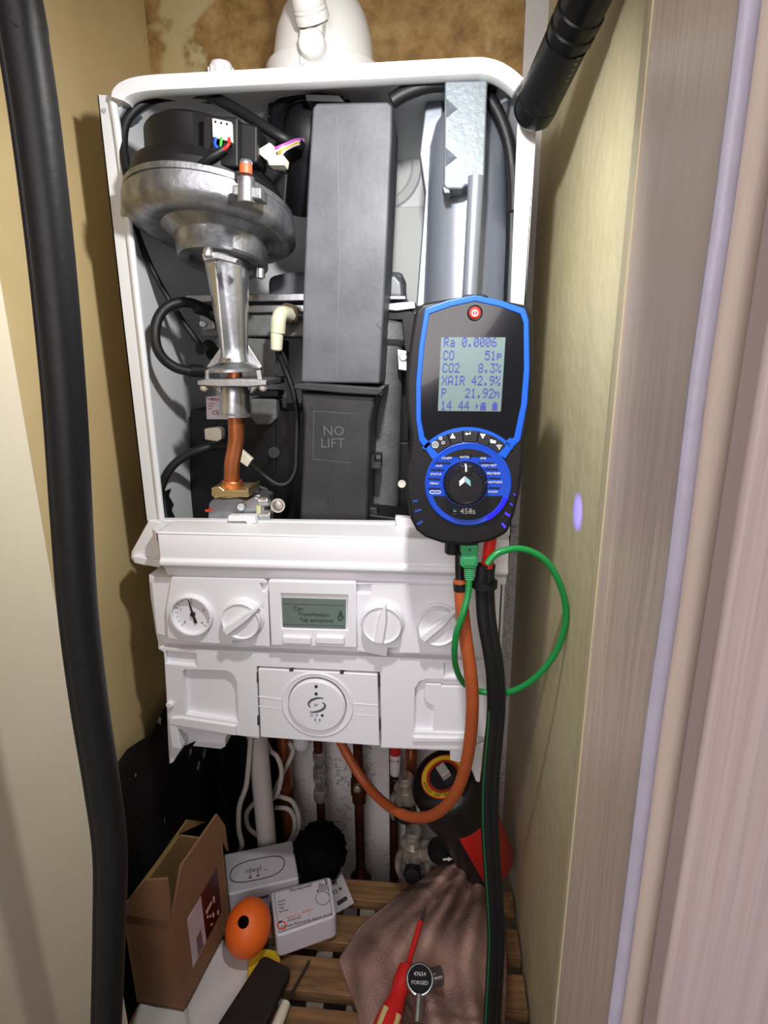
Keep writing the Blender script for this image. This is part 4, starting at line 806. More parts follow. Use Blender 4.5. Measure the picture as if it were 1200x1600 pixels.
# ------------------------------------------------------------------ hose in the left foreground
lh = [(18, -60), (30, 0), (58, 180), (84, 400), (104, 620), (115, 800), (126, 960), (143, 1100), (163, 1230), (175, 1330), (174, 1440), (169, 1600), (166, 1680)]
LP = [at(x, y, Y=-.285) for x, y in lh]
LP = [LP[0] + V((-.02, 0, .35))] + LP + [LP[-1] + V((.0, 0, -.15)), V((LP[-1].x+.01, -.285, -1.305))]
fh = thing('black_rubber_hose', 'thick black rubber hose hanging in front of the cream door lining on the left', 'hose', LP[7])
shape = []
for k in range(24):
    a = 2*math.pi*k/24; rr = 1 - .10*abs(math.cos(a))**6*(1) + .05*math.cos(2*a); shape.append((rr*math.cos(a), rr*math.sin(a)))
bm = B(); tube(bm, LP, .0102, 24, 8, shape=shape); obj('hose', bm, rubber, fh)
bm = B(); tube(bm, [P + V((-.0085, -.003, 0)) for P in LP], .0036, 12, 8); obj('seam_ridge', bm, rubber, fh)

# ------------------------------------------------------------------ below the boiler: pipes
def proj(P):
    d = P-CAM; z = d.dot(fw); return V((600+F*d.dot(rt)/z, 800-F*d.dot(up)/z))
def rise(P, y):                                   # height above P at which a vertical reaches picture row y
    a, b = P.z, P.z+1.0
    for _ in range(40):
        m = (a+b)/2
        if proj(V((P.x, P.y, m))).y > y: a = m
        else: b = m
    return V((P.x, P.y, a))
pg = 'pipes under the boiler'
def pipe(name, label, x, Y, r, m, y=1160, ztop=-.60, zbot=-1.315, tilt=0):
    p = at(x, y, Y=Y); o = thing(name, label, 'pipe', (p.x, p.y, zbot), pg)
    bm = B(); cyl(bm, (p.x, p.y, ztop), (p.x+tilt, p.y, zbot), r, n=28); obj('tube', bm, m, o); return o, p
pvc = M('white_pvc', (206, 200, 196), .45)
o, p = pipe('waste_pipe', 'wide white plastic waste pipe, leftmost of the pipes under the boiler', 403, .12, .0145, pvc, ztop=-.775, tilt=.006)
bm = B(); cyl(bm, (p.x+.001, p.y, -.58), (p.x, p.y, -.79), .0105); obj('inner_tube', bm, pvc, o)
bm = B(); lathe(bm, (p.x, p.y, -.775), (0, 0, -1), [(0, .0158), (.004, .0158), (.006, .0148), (.03, .0147)], 32, cap=False); obj('socket', bm, pvc, o)
o, p = pipe('copper_pipe', 'copper pipe right behind the wide white waste pipe', 442, .19, .0108, copper)
bm = B(); lathe(bm, (p.x, p.y, -.93), (0, 0, -1), [(0, .0112), (.002, .014), (.03, .014), (.032, .0112)], 28); obj('coupling', bm, oldcopper, o)
bm = B(); lathe(bm, at(471, 1150, Y=.16), (0, 0, -1), [(-.06, .0135), (.012, .0135), (.020, .011), (.024, .006), (.025, .0005)], 28); obj('drain_stub', bm, plastic, boiler)
o, p = pipe('tarnished_pipe', 'thin brown pipe with a chrome service valve, above the black bundle', 497, .2, .0075, oldcopper)
vz = rise(p+V((0, 0, -.4)), 1210).z
bm = B(); lathe(bm, (p.x, p.y, vz+.045), (0, 0, -1), [(0, .0078), (.002, .0098), (.016, .0098), (.017, .0082), (.030, .0082), (.031, .0100), (.040, .0108), (.056, .0108), (.058, .0085), (.075, .0085), (.076, .0115), (.094, .0115), (.096, .008)], 8); sv = obj('service_valve', bm, chrome, o, bevel=.0008)
bm = B(); cyl(bm, (p.x, p.y-.007, vz+.0), (p.x, p.y-.015, vz), .0055); obj('valve_screw', bm, chrome, sv)
o, p = pipe('tarnished_pipe', 'dark brown pipe with a stop valve, rising from the back of the slatted shelf', 559, .2, .0080, oldcopper)
vz = rise(p+V((0, 0, -.4)), 1228).z
bm = B(); lathe(bm, (p.x, p.y, vz+.03), (0, 0, -1), [(0, .0085), (.003, .0115), (.016, .0115), (.018, .0135), (.044, .0135), (.046, .0115), (.06, .0115), (.062, .0085)], 24); sv = obj('stop_valve', bm, oldcopper, o, bevel=.0005)
bm = B(); lathe(bm, (p.x, p.y-.012, vz+.008), (0, -1, 0), [(0, .006), (.006, .006), (.008, .004), (.0085, .0004)], 20); obj('valve_screw', bm, chrome, sv)
fz = rise(V((p.x, p.y, -1.31)), 1352).z
bm = B(); lathe(bm, (p.x, p.y, fz), (0, 0, -1), [(0, .0085), (.014, .010), (.024, .018), (.028, .018)], 24); obj('foot_collar', bm, oldcopper, o)
o, p = pipe('tarnished_pipe', 'dark brown pipe just left of the chrome fittings, with a red-capped white tube', 615, .222, .0078, oldcopper)
q = at(617.5, 1190, Y=.17)
bm = B(); lathe(bm, at(617.5, 1175, Y=.195), (0, 0, -1), [(0, .0078), (.001, .0085), (.040, .0085), (.042, .007), (.05, .006), (.052, .002)], 24)
ct = obj('capped_tube', bm, M('capped_tube_white', (222, 214, 216), .4), o, label='white tube with a red cap')
bm = B(); lathe(bm, at(617.5, 1177, Y=.195), (0, 0, 1), [(0, .0090), (.022, .0090), (.024, .007), (.024, .0005)], 24); obj('red_cap', bm, M('red_cap', (192, 44, 34), .45), ct)
bm = B(); lathe(bm, at(617.5, 1209, Y=.195), (0, 0, -1), [(0, .0087), (.006, .0087), (.008, .005)], 24, cap=False); obj('black_band', bm, black, ct)
bm = B(); tpx(bm, 'LS-X 50ml', 618, 1190, .1862, 4); obj('tube_print', bm, M('tube_ink', (110, 100, 110), .6), ct)
o, p = pipe('copper_pipe', 'copper pipe ending in the upper chrome union, right of the red-capped tube', 643, .19, .0095, copper, zbot=-1.10)
def unions(o, x, y, Y, s):
    c = at(x, y, Y=Y); bm = B()
    lathe(bm, c+V((0, 0, .030*s)), (0, 0, -1), [(0, .011*s), (.003*s, .0125*s), (.008*s, .0125*s), (.0085*s, .0112*s), (.011*s, .0125*s), (.016*s, .0125*s), (.018*s, .011*s)], 24)
    nut = obj('union_nut', bm, chrome, o)
    bm = B(); lathe(bm, c+V((0, 0, .014*s)), (0, 0, -1), [(0, .012*s), (.006*s, .019*s), (.022*s, .021*s), (.032*s, .018*s), (.034*s, .011*s), (.05*s, .011*s)], 24); obj('union_body', bm, chrome, o, bevel=.0005)
    for sx in (-1, 1):
        bm = B(); tube(bm, [c+V((sx*.014*s, -.010*s, .004*s)), c+V((sx*.021*s, -.013*s, -.010*s)), c+V((sx*.022*s, -.014*s, -.028*s)), c+V((sx*.018*s, -.014*s, -.042*s))], [.0062*s, .0042*s], 12, 5); obj('union_wing', bm, chrome, o)
    bm = B(); lathe(bm, c+V((0, -.018*s, -.026*s)), (0, -1, .3), [(0, .012*s), (.012*s, .013*s), (.016*s, .011*s), (.017*s, .001)], 20); obj('black_knob', bm, black, o)
unions(o, 634, 1236, .155, .95); unions(o, 646, 1322, .115, 1.0)
bm = B(); cyl(bm, at(612, 1270, Y=.15), at(640, 1272, Y=.14), .010); obj('lever_handle', bm, black, o, bevel=.002)
c0, c1_, c2_, c3_ = at(655, 1330, Y=.085), at(668, 1330, Y=.082), at(683, 1329, Y=.075), at(718, 1328, Y=.04)
bm = B(); lathe(bm, c0, c2_-c0, [(0, .0135), (.009, .0135), (.0095, .012), (.012, .012), (.0125, .017), (.028, .017), (.029, .0145)], 8); obj('hex_union', bm, chrome, o, bevel=.001)
eh = thing('filter_elbow', 'short black rubber connector with a white arrow beside the lower chrome union', 'pipe fitting', at(700, 1330, Y=.13))
bm = B(); lathe(bm, c2_, c3_-c2_, [(.002, .017), (.006, .0175), (.028, .0175), (.032, .016), (.033, .002)], 32); obj('connector', bm, rubber, eh)
bm = B(); ppx(bm, [(692, 1342), (700, 1341.5), (700, 1339.5), (707, 1342.5), (700, 1346), (700, 1344), (692, 1344.5)], .0395, .001); obj('flow_arrow', bm, M('arrow_white', (220, 216, 216), .5), eh)
cc = thing('white_cable_coil', 'loops of white cable hanging behind the white waste pipe', 'cable', at(420, 1250, Y=.16))
wc = M('white_cable', (204, 196, 188), .45)
for pl, Y in (([(392, 1150), (388, 1200), (384, 1230), (374, 1260), (373, 1295), (378, 1320), (372, 1336), (360, 1344)], .10), ([(412, 1150), (422, 1172), (434, 1184), (440, 1210), (430, 1245), (404, 1250), (386, 1270), (388, 1292), (402, 1305)], .15), ([(452, 1160), (458, 1172), (454, 1185), (446, 1200), (428, 1240), (440, 1245), (456, 1252), (466, 1272), (466, 1296), (452, 1318)], .175), ([(430, 1262), (450, 1264), (460, 1280), (458, 1304), (446, 1322)], .17)):
    bm = B(); tube(bm, [at(x, y, Y=Y) for x, y in pl], .0038, 12, 8); obj('cable', bm, wc, cc)

# canister lying in the corner
Pt, Pb = at(693, 1213, Y=.03), at(757, 1336, Y=.085)
ax = (Pb-Pt).normalized(); Lc = (Pb-Pt).length
can = thing('red_canister', 'red canister with a black cap and yellow ring label, leaning in the right corner', 'canister', Pb)
bm = B(); lathe(bm, Pt, ax, [(.058, .0445), (Lc, .0415), (Lc+.004, .039), (Lc+.004, .001)], 48)
for f in bm.faces:
    c = f.calc_center_median()-Pt; c -= ax*c.dot(ax)
    if c.length > .01 and c.normalized().dot(V((-.75, -.6, .1)).normalized()) > .55: f.material_index = 1  # body faces toward the front left are coloured black
obj('body', bm, [M('red_can', (206, 34, 28), .35), M('can_black', (16, 15, 18), .4)], can)
bm = B(); lathe(bm, Pt, ax, [(0, .001), (0, .036), (.004, .042), (.012, .0465), (.058, .0475), (.060, .0445)], 56); obj('cap', bm, M('can_black', (16, 15, 18), .4), can, label='black cap')
rr_ = [(.0300, .0285, 'label_rim_red', (176, 52, 34)), (.0285, .0225, 'label_yellow', (226, 186, 40)), (.0225, .0185, 'label_rim_red', 0), (.0185, .0003, 'label_dark', (34, 28, 28))]
for i, (r1, r2, mn, cl) in enumerate(rr_):
    bm = B(); lathe(bm, Pt, ax, [(-.0006-.0001*i, r1), (-.0006-.0001*i, r2)], 48, cap=False); lathe(bm, Pt, ax, [(0, r1), (-.0006-.0001*i, r1)], 48, cap=False); obj('ring_label', bm, M(mn, cl or (0, 0, 0), .5), can)
X_, Y_ = frame(ax); bm = B()
tdir = (rt - ax*rt.dot(ax)).normalized(); t2 = ax.cross(tdir)
t2 = t2 if t2.z > 0 else -t2
for k, s in enumerate('REMOVE CAP FULLY BEFORE USE'):
    a = math.radians(190 + k*7.2); rd = tdir*math.cos(a) + t2*math.sin(a); tg = -tdir*math.sin(a) + t2*math.cos(a)
    if s != ' ': text(bm, s, Pt - ax*.0009 + rd*.0255, tg, -rd, .0052)
obj('ring_lettering', bm, M('ring_ink', (60, 44, 20), .6), can)
bm = B(); R = Matrix((tdir, t2, -ax)).transposed() @ Matrix.Rotation(.45, 3, 'Z'); box(bm, Pt - ax*.005 + t2*.003+tdir*.002, (.012, .016, .011), R); obj('square_nut', bm, M('bright_nut', (214, 208, 204), .35, .4), can, bevel=.0008)

# black plastic sheet in the left corner
bm = B(); Pz = -.705; tw = []
def shz(y, base): return base + .006*math.sin(y*55) + .003*math.sin(y*140+1)
nU, nV = 26, 22; grid = []
path = [V((XL+.012, -.175+.40*i/16, 0)) for i in range(17)] + [V((XL+.012+.115*j/9, YB-.02, 0)) for j in range(1, 10)]
for i, q in enumerate(path):
    col = []
    for j in range(nV+1):
        t = j/nV; z = shz(i*.025, -.700-.012*(i/16)) * (1-t) + (-1.30)*t
        a = .004*math.sin(i*.9+j*.4)+.003*math.sin(i*.37-j*.8)
        e = 0
        if i > 20: e = (.018*random.random()-.012)*(i-20)/5
        col.append(bm.verts.new((q.x + (a if i < 17 else e), q.y - (0 if i < 17 else a+.004), z - (.02*random.random() if i > 22 and j == 0 else 0))))
    grid.append(col)
for i in range(len(path)-1):
    for j in range(nV): bm.faces.new((grid[i][j], grid[i+1][j], grid[i+1][j+1], grid[i][j+1]))
def specks():
    m = M('black_sheet', (9, 9, 10), .5, bump=.25, bscale=40); nt = m.node_tree; b = nt.nodes['Principled BSDF']; tc = nt.nodes['Texture Coordinate']
    n = nt.nodes.new('ShaderNodeTexNoise'); n.inputs['Scale'].default_value = 48; n.inputs['Detail'].default_value = 2
    mp = nt.nodes.new('ShaderNodeMapping'); mp.inputs['Scale'].default_value = (1, 1, .6); r = nt.nodes.new('ShaderNodeValToRGB')
    r.color_ramp.elements[0].position = .70; r.color_ramp.elements[1].position = .72; r.color_ramp.elements[0].color = (.0025, .0025, .003, 1); r.color_ramp.elements[1].color = (.45, .45, .45, 1)
    nt.links.new(tc.outputs['Object'], mp.inputs[0]); nt.links.new(mp.outputs[0], n.inputs['Vector']); nt.links.new(n.outputs['Fac'], r.inputs[0]); nt.links.new(r.outputs[0], b.inputs['Base Color']); return m
o = obj('black_plastic_sheet', bm, specks(), ang=180); tag(o, 'black plastic sheet flecked with white, lining the left corner below the boiler', 'plastic sheet')
md = o.modifiers.new('thick', 'SOLIDIFY'); md.thickness = .0015; md.offset = 0

# ------------------------------------------------------------------ slatted shelf
shl = thing('slatted_shelf', 'slatted pine shelf under the boiler holding the boxes and tools', 'shelf', (0, 0, ZF-.05))
pine = M('pine_slat', (134, 100, 64), .6, rgb2=(98, 70, 44), vscale=14, stretch=(1, 9, 9), bump=.15, bscale=30)
pine2 = M('grey_joist', (150, 138, 124), .7, var=.2, vscale=20)
for y0, y1 in ((1374, 1406), (1431, 1476), (1500, 1557), (1581, 1650), (1690, 1780)):
    ya, yb = at(560, y0, Z=ZF).y, at(560, y1, Z=ZF).y
    bm = B(); box(bm, (.004, (ya+yb)/2, ZF-.0085), (.47, ya-yb, .017)); obj('slat', bm, pine, shl, bevel=.0012)
y_a, y_b = at(560, 1374, Z=ZF).y, -.26
for x in (-.19, -.02, .03, .17):
    bm = B(); box(bm, (x, (y_a+y_b)/2-.004, ZF-.035), (.022, y_a-y_b-.01, .034)); obj('joist', bm, pine2, shl, bevel=.001)

# ------------------------------------------------------------------ things on the shelf
def bil(Qp, u, v):
    a = V(Qp[0])*(1-u)+V(Qp[1])*u; b = V(Qp[3])*(1-u)+V(Qp[2])*u; return a*(1-v)+b*v
def slabz(bm, poly, z, th, mi=0): return prism(bm, [at(x, y, Z=z) for x, y in poly], (0, 0, -th), mi)
# paper sheets
paper = M('white_paper', (206, 202, 200), .7, bump=.08, bscale=30)
def sheet(name, label, cat, Qp, z, n=10, amp=.002, m=paper, th=.0006):
    bm = B(); g = [[None]*(n+1) for _ in range(n+1)]
    for i in range(n+1):
        for j in range(n+1):
            q = bil(Qp, i/n, j/n); P = at(q.x, q.y, Z=z); P.z += amp*(1+math.sin(i*.9+j*.35)*math.cos(j*.6-i*.2)); g[i][j] = bm.verts.new(P)
    for i in range(n):
        for j in range(n): bm.faces.new((g[i][j], g[i+1][j], g[i+1][j+1], g[i][j+1]))
    o = obj(name, bm, m, ang=60); tag(o, label, cat); md = o.modifiers.new('thick', 'SOLIDIFY'); md.thickness = th; return o
sheet('paper_sheet', 'creased white paper sheet under the open cardboard box', 'paper', [(330, 1470), (394, 1476), (378, 1606), (272, 1618)], ZF+.001)
sheet('paper_sheet', 'white paper sheet poking out from the cardboard box at its lower left', 'paper', [(222, 1560), (284, 1540), (300, 1625), (196, 1632)], ZF+.0065, amp=.001)
# cardboard box
kraft = M('kraft_card', (140, 100, 70), .75, var=.1, vscale=20, bump=.05, bscale=90)
kin = M('kraft_inside', (150, 118, 74), .75, var=.1, vscale=14)
zb_ = ZF+.0105
A_, B_, D_ = at(287, 1580, Z=zb_), at(360, 1442, Z=zb_), at(214, 1566, Z=zb_)
C_ = D_ + (B_-A_)
At = rise(A_, 1437); hgt = At.z - A_.z; upv = V((0, 0, hgt))
bx = thing('cardboard_box', 'open brown cardboard box with a dark red and white side label', 'box', (A_+C_)/2)
th = .003
def panel(nm, a, b, h, inn, m=kraft, lbl=None):
    bm = B(); n = inn.normalized()*th; prism(bm, [a, b, b+h, a+h], n); return obj(nm, bm, m, bx, label=lbl)
nAB = V((0, 0, 1)).cross(B_-A_).normalized(); nAB = nAB if nAB.dot(D_-A_) > 0 else -nAB
nAD = V((0, 0, 1)).cross(D_-A_).normalized(); nAD = nAD if nAD.dot(B_-A_) > 0 else -nAD
panel('side_panel', A_, B_, upv, nAB); panel('side_panel', D_, C_, upv, -nAB, kin); panel('end_panel', A_, D_, upv, nAD); panel('end_panel', B_, C_, upv, -nAD, kin)
bm = B(); prism(bm, [A_, B_, C_, D_], (0, 0, th)); obj('base_panel', bm, kin, bx)
def flap(pts, m=kraft):
    bm = B(); n = (V(pts[1])-V(pts[0])).cross(V(pts[2])-V(pts[1])).normalized()*th; prism(bm, pts, n); o = obj('flap', bm, m, bx); return o
# tall side flap standing up above the label side, cut corners
ft = upv*1.0; fu = V((0, 0, 1))
Lq = (B_-A_)
def onplane(x, y, P, n):
    d = fw + rt*((x-600)/F) - up*((y-800)/F); return CAM + d*((P-CAM).dot(n)/d.dot(n))
nside = nAB
flap([A_+upv, B_+upv] + [onplane(x, y, A_+upv, nside) for x, y in ((357, 1330), (352, 1290), (340, 1272), (284, 1353), (271, 1425))])
flap([D_+upv, A_+upv] + [onplane(x, y, A_+upv, nAD) for x, y in ((267, 1405), (263, 1370), (229, 1373), (206, 1398))])
flap([D_+upv, C_+upv] + [onplane(x, y, D_+upv, nAB) for x, y in ((322, 1284), (294, 1281), (232, 1370))], kin)
lq = [(293, 1436), (339, 1356), (346, 1424), (302, 1512)]
def onside(q, k=.0008): return onplane(q[0], q[1], A_ - nside*k, nside)
lw = [(293, 1436), (314, 1401), (322.5, 1471), (302, 1512)]; lr = [(314, 1401), (339, 1356), (346, 1424), (322.5, 1471)]
bm = B(); prism(bm, [onside(q, .0006) for q in lq], nside*.0005); sl_ = obj('side_label', bm, M('label_maroon', (70, 14, 16), .3), bx, label='dark red and white label')
bm = B(); prism(bm, [onside(q, .0010) for q in lw], nside*.0005); obj('label_white_half', bm, M('label_white', (206, 190, 196), .35, var=.12, vscale=60), sl_)
bm = B(); prism(bm, [onside(q, .0014) for q in ((307, 1466), (314, 1452), (318, 1478), (310, 1494))], nside*.0005); obj('label_barcode', bm, M('label_mauve', (120, 92, 100), .4), sl_)
bm = B()
for q in ([(322, 1425), (331, 1408), (331.5, 1411), (323, 1429)], [(333, 1403), (335, 1400), (336, 1409), (334, 1411)], [(324, 1431), (326, 1430), (326, 1434), (324, 1435)], [(328, 1432), (330, 1429), (330, 1432), (328, 1434)], [(332, 1428), (334.5, 1425), (335, 1432), (333, 1434)], [(340, 1424), (342, 1421), (342.5, 1428), (340.5, 1430)], [(330, 1444), (332, 1442), (332, 1445), (330, 1447)]):
    prism(bm, [onside(p, .0010) for p in q], nside*.0005)
obj('label_lettering', bm, M('label_ivory', (214, 190, 176), .4), sl_)
# white wireless thermostat receiver
tz = ZF+.052
TQ = [(350, 1334), (457, 1312), (467, 1372), (356, 1398)]
rc = thing('thermostat_receiver', 'white boxed control with an oval line round its lettering, behind the cardboard box', 'thermostat', at(410, 1360, Z=ZF))
wp = M('aged_white_plastic', (176, 172, 178), .4)
bm = B(); prism(bm, [at(*q, Z=tz) for q in TQ], (0, 0, -.050)); obj('case', bm, wp, rc, bevel=.003, seg=3)
bm = B(); base_c = V((402, 1358)); N_ = 40; e1 = V((1, -.20)).normalized(); e2 = V((-.15, 1)).normalized()
def oval(rx, ry, k):
    a = 2*math.pi*k/N_; c, s = math.cos(a), math.sin(a); x = math.copysign(abs(c)**.6, c)*rx; y = math.copysign(abs(s)**.9, s)*ry; return base_c + e1*x + e2*y
ro = [bm.verts.new(at(*oval(44, 17.5, k), Z=tz+.0006)) for k in range(N_)]; ri = [bm.verts.new(at(*oval(42.6, 16.4, k), Z=tz+.0006)) for k in range(N_)]
ro2 = [bm.verts.new(v.co-V((0, 0, .0012))) for v in ro]; ri2 = [bm.verts.new(v.co-V((0, 0, .0012))) for v in ri]
for k in range(N_):
    j = (k+1) % N_; bm.faces.new((ro[k], ro[j], ri[j], ri[k])); bm.faces.new((ro[k], ro2[k], ro2[j], ro[j])); bm.faces.new((ri[k], ri[j], ri2[j], ri2[k])); bm.faces.new((ro2[k], ri2[k], ri2[j], ro2[j]))
obj('oval_line', bm, M('groove_dark', (62, 58, 66), .5), rc)
def tpl(bm, s, x, y, z, h, dx, dy, align='CENTER'):
    P = at(x, y, Z=z); xa = (at(x+dx[0], y+dx[1], Z=z)-P).normalized(); ya = V((0, 0, 1)).cross(xa); return text(bm, s, P, xa, ya, h*sc_at(P)*1.5, .0002, align)
bm = B(); tpl(bm, 'ideal', 396, 1359, tz+.0002, 9, (10, -2), 0)
for x_, y_ in ((391, 1367), (403, 1363), (415, 1359)): lathe(bm, at(x_, y_, Z=tz+.0002), (0, 0, 1), [(0, .0011), (.0003, .0011)], 12)
for x_, y_ in ((391, 1371), (403, 1368)): lathe(bm, at(x_, y_, Z=tz+.0002), (0, 0, 1), [(0, .002), (.0003, .002)], 12)
obj('lettering', bm, M('receiver_ink', (78, 74, 88), .5), rc)
bm = B(); q0 = at(398, 1393, Z=tz-.014); 
e_ = (at(467, 1372, Z=tz)-at(356, 1398, Z=tz)).normalized(); nn = V((e_.y, -e_.x, 0)); c = at(410, 1386, Z=tz) + V((0, 0, -.016)) + nn*.0003
prism(bm, [c-e_*.008-V((0, 0, .0008)), c+e_*.008-V((0, 0, .0008)), c+e_*.008+V((0, 0, .0008)), c-e_*.008+V((0, 0, .0008))], nn*.0008); obj('edge_slot', bm, M('groove_dark', (0, 0, 0)), rc)
# carbon monoxide alarm
az = ZF+.046
AQ = [(422, 1393), (517, 1368), (526, 1431), (431, 1464)]
al = thing('gas_alarm', 'small white square carbon monoxide alarm with an orange ring emblem, beside the orange float', 'alarm', at(474, 1415, Z=ZF))
aw = M('alarm_white', (196, 190, 197), .4)
def rquad(Qp, rr, z):
    pts = []; P = [at(*q, Z=z) for q in Qp]
    for i in range(4):
        a, b, c = P[i-1], P[i], P[(i+1) % 4]; d1 = (a-b).normalized()*rr; d2 = (c-b).normalized()*rr
        for k in range(6):
            t = k/5; pts.append((b+d1)*(1-t)**2 + b*2*t*(1-t) + (b+d2)*t**2)
    return pts
bm = B(); prism(bm, rquad(AQ, .008, az), (0, 0, -.036)); obj('case', bm, aw, al, bevel=.003, seg=3)
def auv(u, v): return bil(AQ, u, v)
def aline(bm, p, q, wd, z):
    a, b = at(*auv(*p), Z=z), at(*auv(*q), Z=z); n = V((0, 0, 1)).cross(b-a).normalized()*wd/2; prism(bm, [a-n, b-n, b+n, a+n], (0, 0, .0003))
bm = B()
for p, q in (((.06, .05), (.93, .05)), ((.06, .05), (.06, .93)), ((.06, .93), (.93, .93)), ((.93, .05), (.93, .93))): aline(bm, p, q, .0006, az)
a_c = auv(.82, .48)
arc = [at(*(V(a_c)+V((11*math.cos(k*math.pi/16), 10.5*math.sin(k*math.pi/16)))), Z=az+.0002) for k in range(32)]; tube(bm, arc, .00035, 6, 0, closed=True)
obj('case_line', bm, M('groove_dark', (0, 0, 0)), al)
ux = V(AQ[1])-V(AQ[0])
bm = B(); q = auv(.50, .10); tpl(bm, 'Honeywell', q.x, q.y, az+.0002, 5.4, ux, 0)
for k, s in enumerate(('Alarm', 'Fault', 'Test', 'Service')):
    q = auv(.10, .27+k*.075); tpl(bm, s, q.x, q.y, az+.0002, 3.4, ux, 0, 'LEFT')
q = auv(.52, .88); tpl(bm, 'Carbon Monoxide Alarm XC70', q.x, q.y, az+.0002, 4.2, ux, 0)
cw_ = auv(.76, .28)
for rr in (4, 7, 10, 13, 16):
    pl = [at(cw_.x + rr*math.cos(math.radians(t)), cw_.y - rr*.75*math.sin(math.radians(t)), Z=az+.0002) for t in range(5, 90, 9)]; tube(bm, pl, .0004, 6, 0)
lathe(bm, at(cw_.x, cw_.y, Z=az), (0, 0, 1), [(0, .0013), (.0004, .0013)], 12); aline(bm, (.90, .06), (.91, .20), .0016, az)
q = auv(.46, .71); tpl(bm, 'MONITOR', auv(.22, .745).x, auv(.22, .745).y, az+.0002, 3.0, ux, 0, 'LEFT')
obj('print', bm, M('alarm_ink', (40, 36, 44), .5), al)
def hring(bm, cx, cy_, r1, r2, a0, a1, z, n=20):
    o_, i2 = [], []
    for k in range(n+1):
        a = math.radians(a0+(a1-a0)*k/n); o_.append(at(cx+r1*math.cos(a), cy_-r1*.98*math.sin(a), Z=z)); i2.append(at(cx+r2*math.cos(a), cy_-r2*.98*math.sin(a), Z=z))
    prism(bm, o_+i2[::-1], (0, 0, .0003))
lc = auv(.115, .80)
bm = B(); hring(bm, lc.x, lc.y, 7.4, 5.0, -225, 85, az); tpl(bm, 'BUILT IN', auv(.22, .68).x, auv(.22, .68).y, az+.0002, 3.4, ux, 0, 'LEFT'); tpl(bm, 'SAFETY', auv(.47, .66).x, auv(.47, .66).y, az+.0002, 3.4, ux, 0, 'LEFT')
obj('orange_emblem', bm, M('emblem_orange', (222, 96, 52), .5), al)
bm = B(); hring(bm, lc.x, lc.y, 7.6, 4.8, 88, 132, az, 8); obj('emblem_gap', bm, M('alarm_ink', (0, 0, 0)), al)
# leaflet
cdp = [(500, 1375), (533, 1361), (553, 1410), (515, 1432)]
bm = B(); slabz(bm, cdp, ZF+.003, .002); lf = obj('printed_card', bm, M('card_white', (196, 186, 190), .6)); tag(lf, 'printed card sticking out from under the white alarm', 'card')
bm = B(); tpl(bm, 'n', 523, 1380, ZF+.0032, 10, (10, -5), 0); tpl(bm, 'n+', 528, 1391, ZF+.0032, 11, (10, -4), 0); obj('card_lettering', bm, M('card_ink', (60, 50, 66), .5), lf)
bm = B(); prism(bm, rquad([(526, 1409), (541, 1400), (543.5, 1405.5), (528, 1416)], .0018, ZF+.0031), (0, 0, .0003)); obj('dark_pill', bm, M('card_ink', (0, 0, 0)), lf)
# orange float
oc = at(388, 1449, Z=ZF+.046); s = sc_at(oc)
vdir = (CAM-oc).normalized(); rx_ = (rt - vdir*rt.dot(vdir)).normalized(); uy_ = vdir.cross(rx_); t = math.radians(-8)
R = Matrix((rx_*math.cos(t)+uy_*math.sin(t), -rx_*math.sin(t)+uy_*math.cos(t), vdir)).transposed()
bm = B(); ball(bm, oc, 35*s, (1, 1.16, 1.1), 36, 24, R)
fo = obj('orange_float', bm, M('orange_foam', (236, 104, 28), .5, bump=.06, bscale=300)); tag(fo, 'orange egg-shaped float with a round hole, between the cardboard box and the alarm', 'float')
fo.select_set(False)
hc = at(380.5, 1441, Z=ZF+.05); bm = B(); cyl(bm, hc+vdir*.08, hc-vdir*.03, 8.5*s, n=32); boolcut(fo, [bm])
bm = B(); lathe(bm, hc - vdir*.030, vdir, [(0, 8.4*s), (.0, .0005)], 24, cap=False); lathe(bm, hc-vdir*.030, vdir, [(0, 8.45*s), (.03, 8.45*s)], 24, cap=False); obj('hole_lining', bm, M('hole_dark', (60, 24, 14), .7), fo)
# yellow cloth
bm = B(); slabz(bm, [(388, 1502), (396, 1490), (414, 1481), (436, 1486), (438, 1500), (424, 1530), (398, 1546), (387, 1528)], ZF+.008, .006); o = obj('yellow_sponge', bm, M('yellow_sponge', (214, 182, 30), .7, bump=.3, bscale=300), bevel=.0015); tag(o, 'flat yellow sponge under the end of the black bar', 'sponge')
# black bar
bm = B(); prism(bm, rquad([(411, 1490), (456, 1512), (372, 1690), (300, 1660)], .008, ZF+.022), (0, 0, -.012)); o = obj('black_bar', bm, M('dark_wood_black', (22, 16, 16), .55), bevel=.003, seg=3); tag(o, 'flat black bar with a rounded end lying across the slats', 'tool')
# white handled pricker
wt = thing('white_screwdriver', 'thin screwdriver with a white handle and dark shaft lying on the slats', 'screwdriver', at(446, 1568, Z=ZF))
bm = B(); cyl(bm, at(483, 1502, Z=ZF+.004), at(447, 1568, Z=ZF+.011), .0016); obj('shaft', bm, M('dark_steel', (88, 80, 74), .35, .8), wt)
hp0, hp1 = at(448, 1565, Z=ZF+.0105), at(418, 1640, Z=ZF+.012)
bm = B(); lathe(bm, hp0, hp1-hp0, [(0, .003), (.002, .0055), (.015, .0062), ((hp1-hp0).length, .0065)], 20); obj('handle', bm, M('ivory_handle', (212, 202, 186), .45), wt)
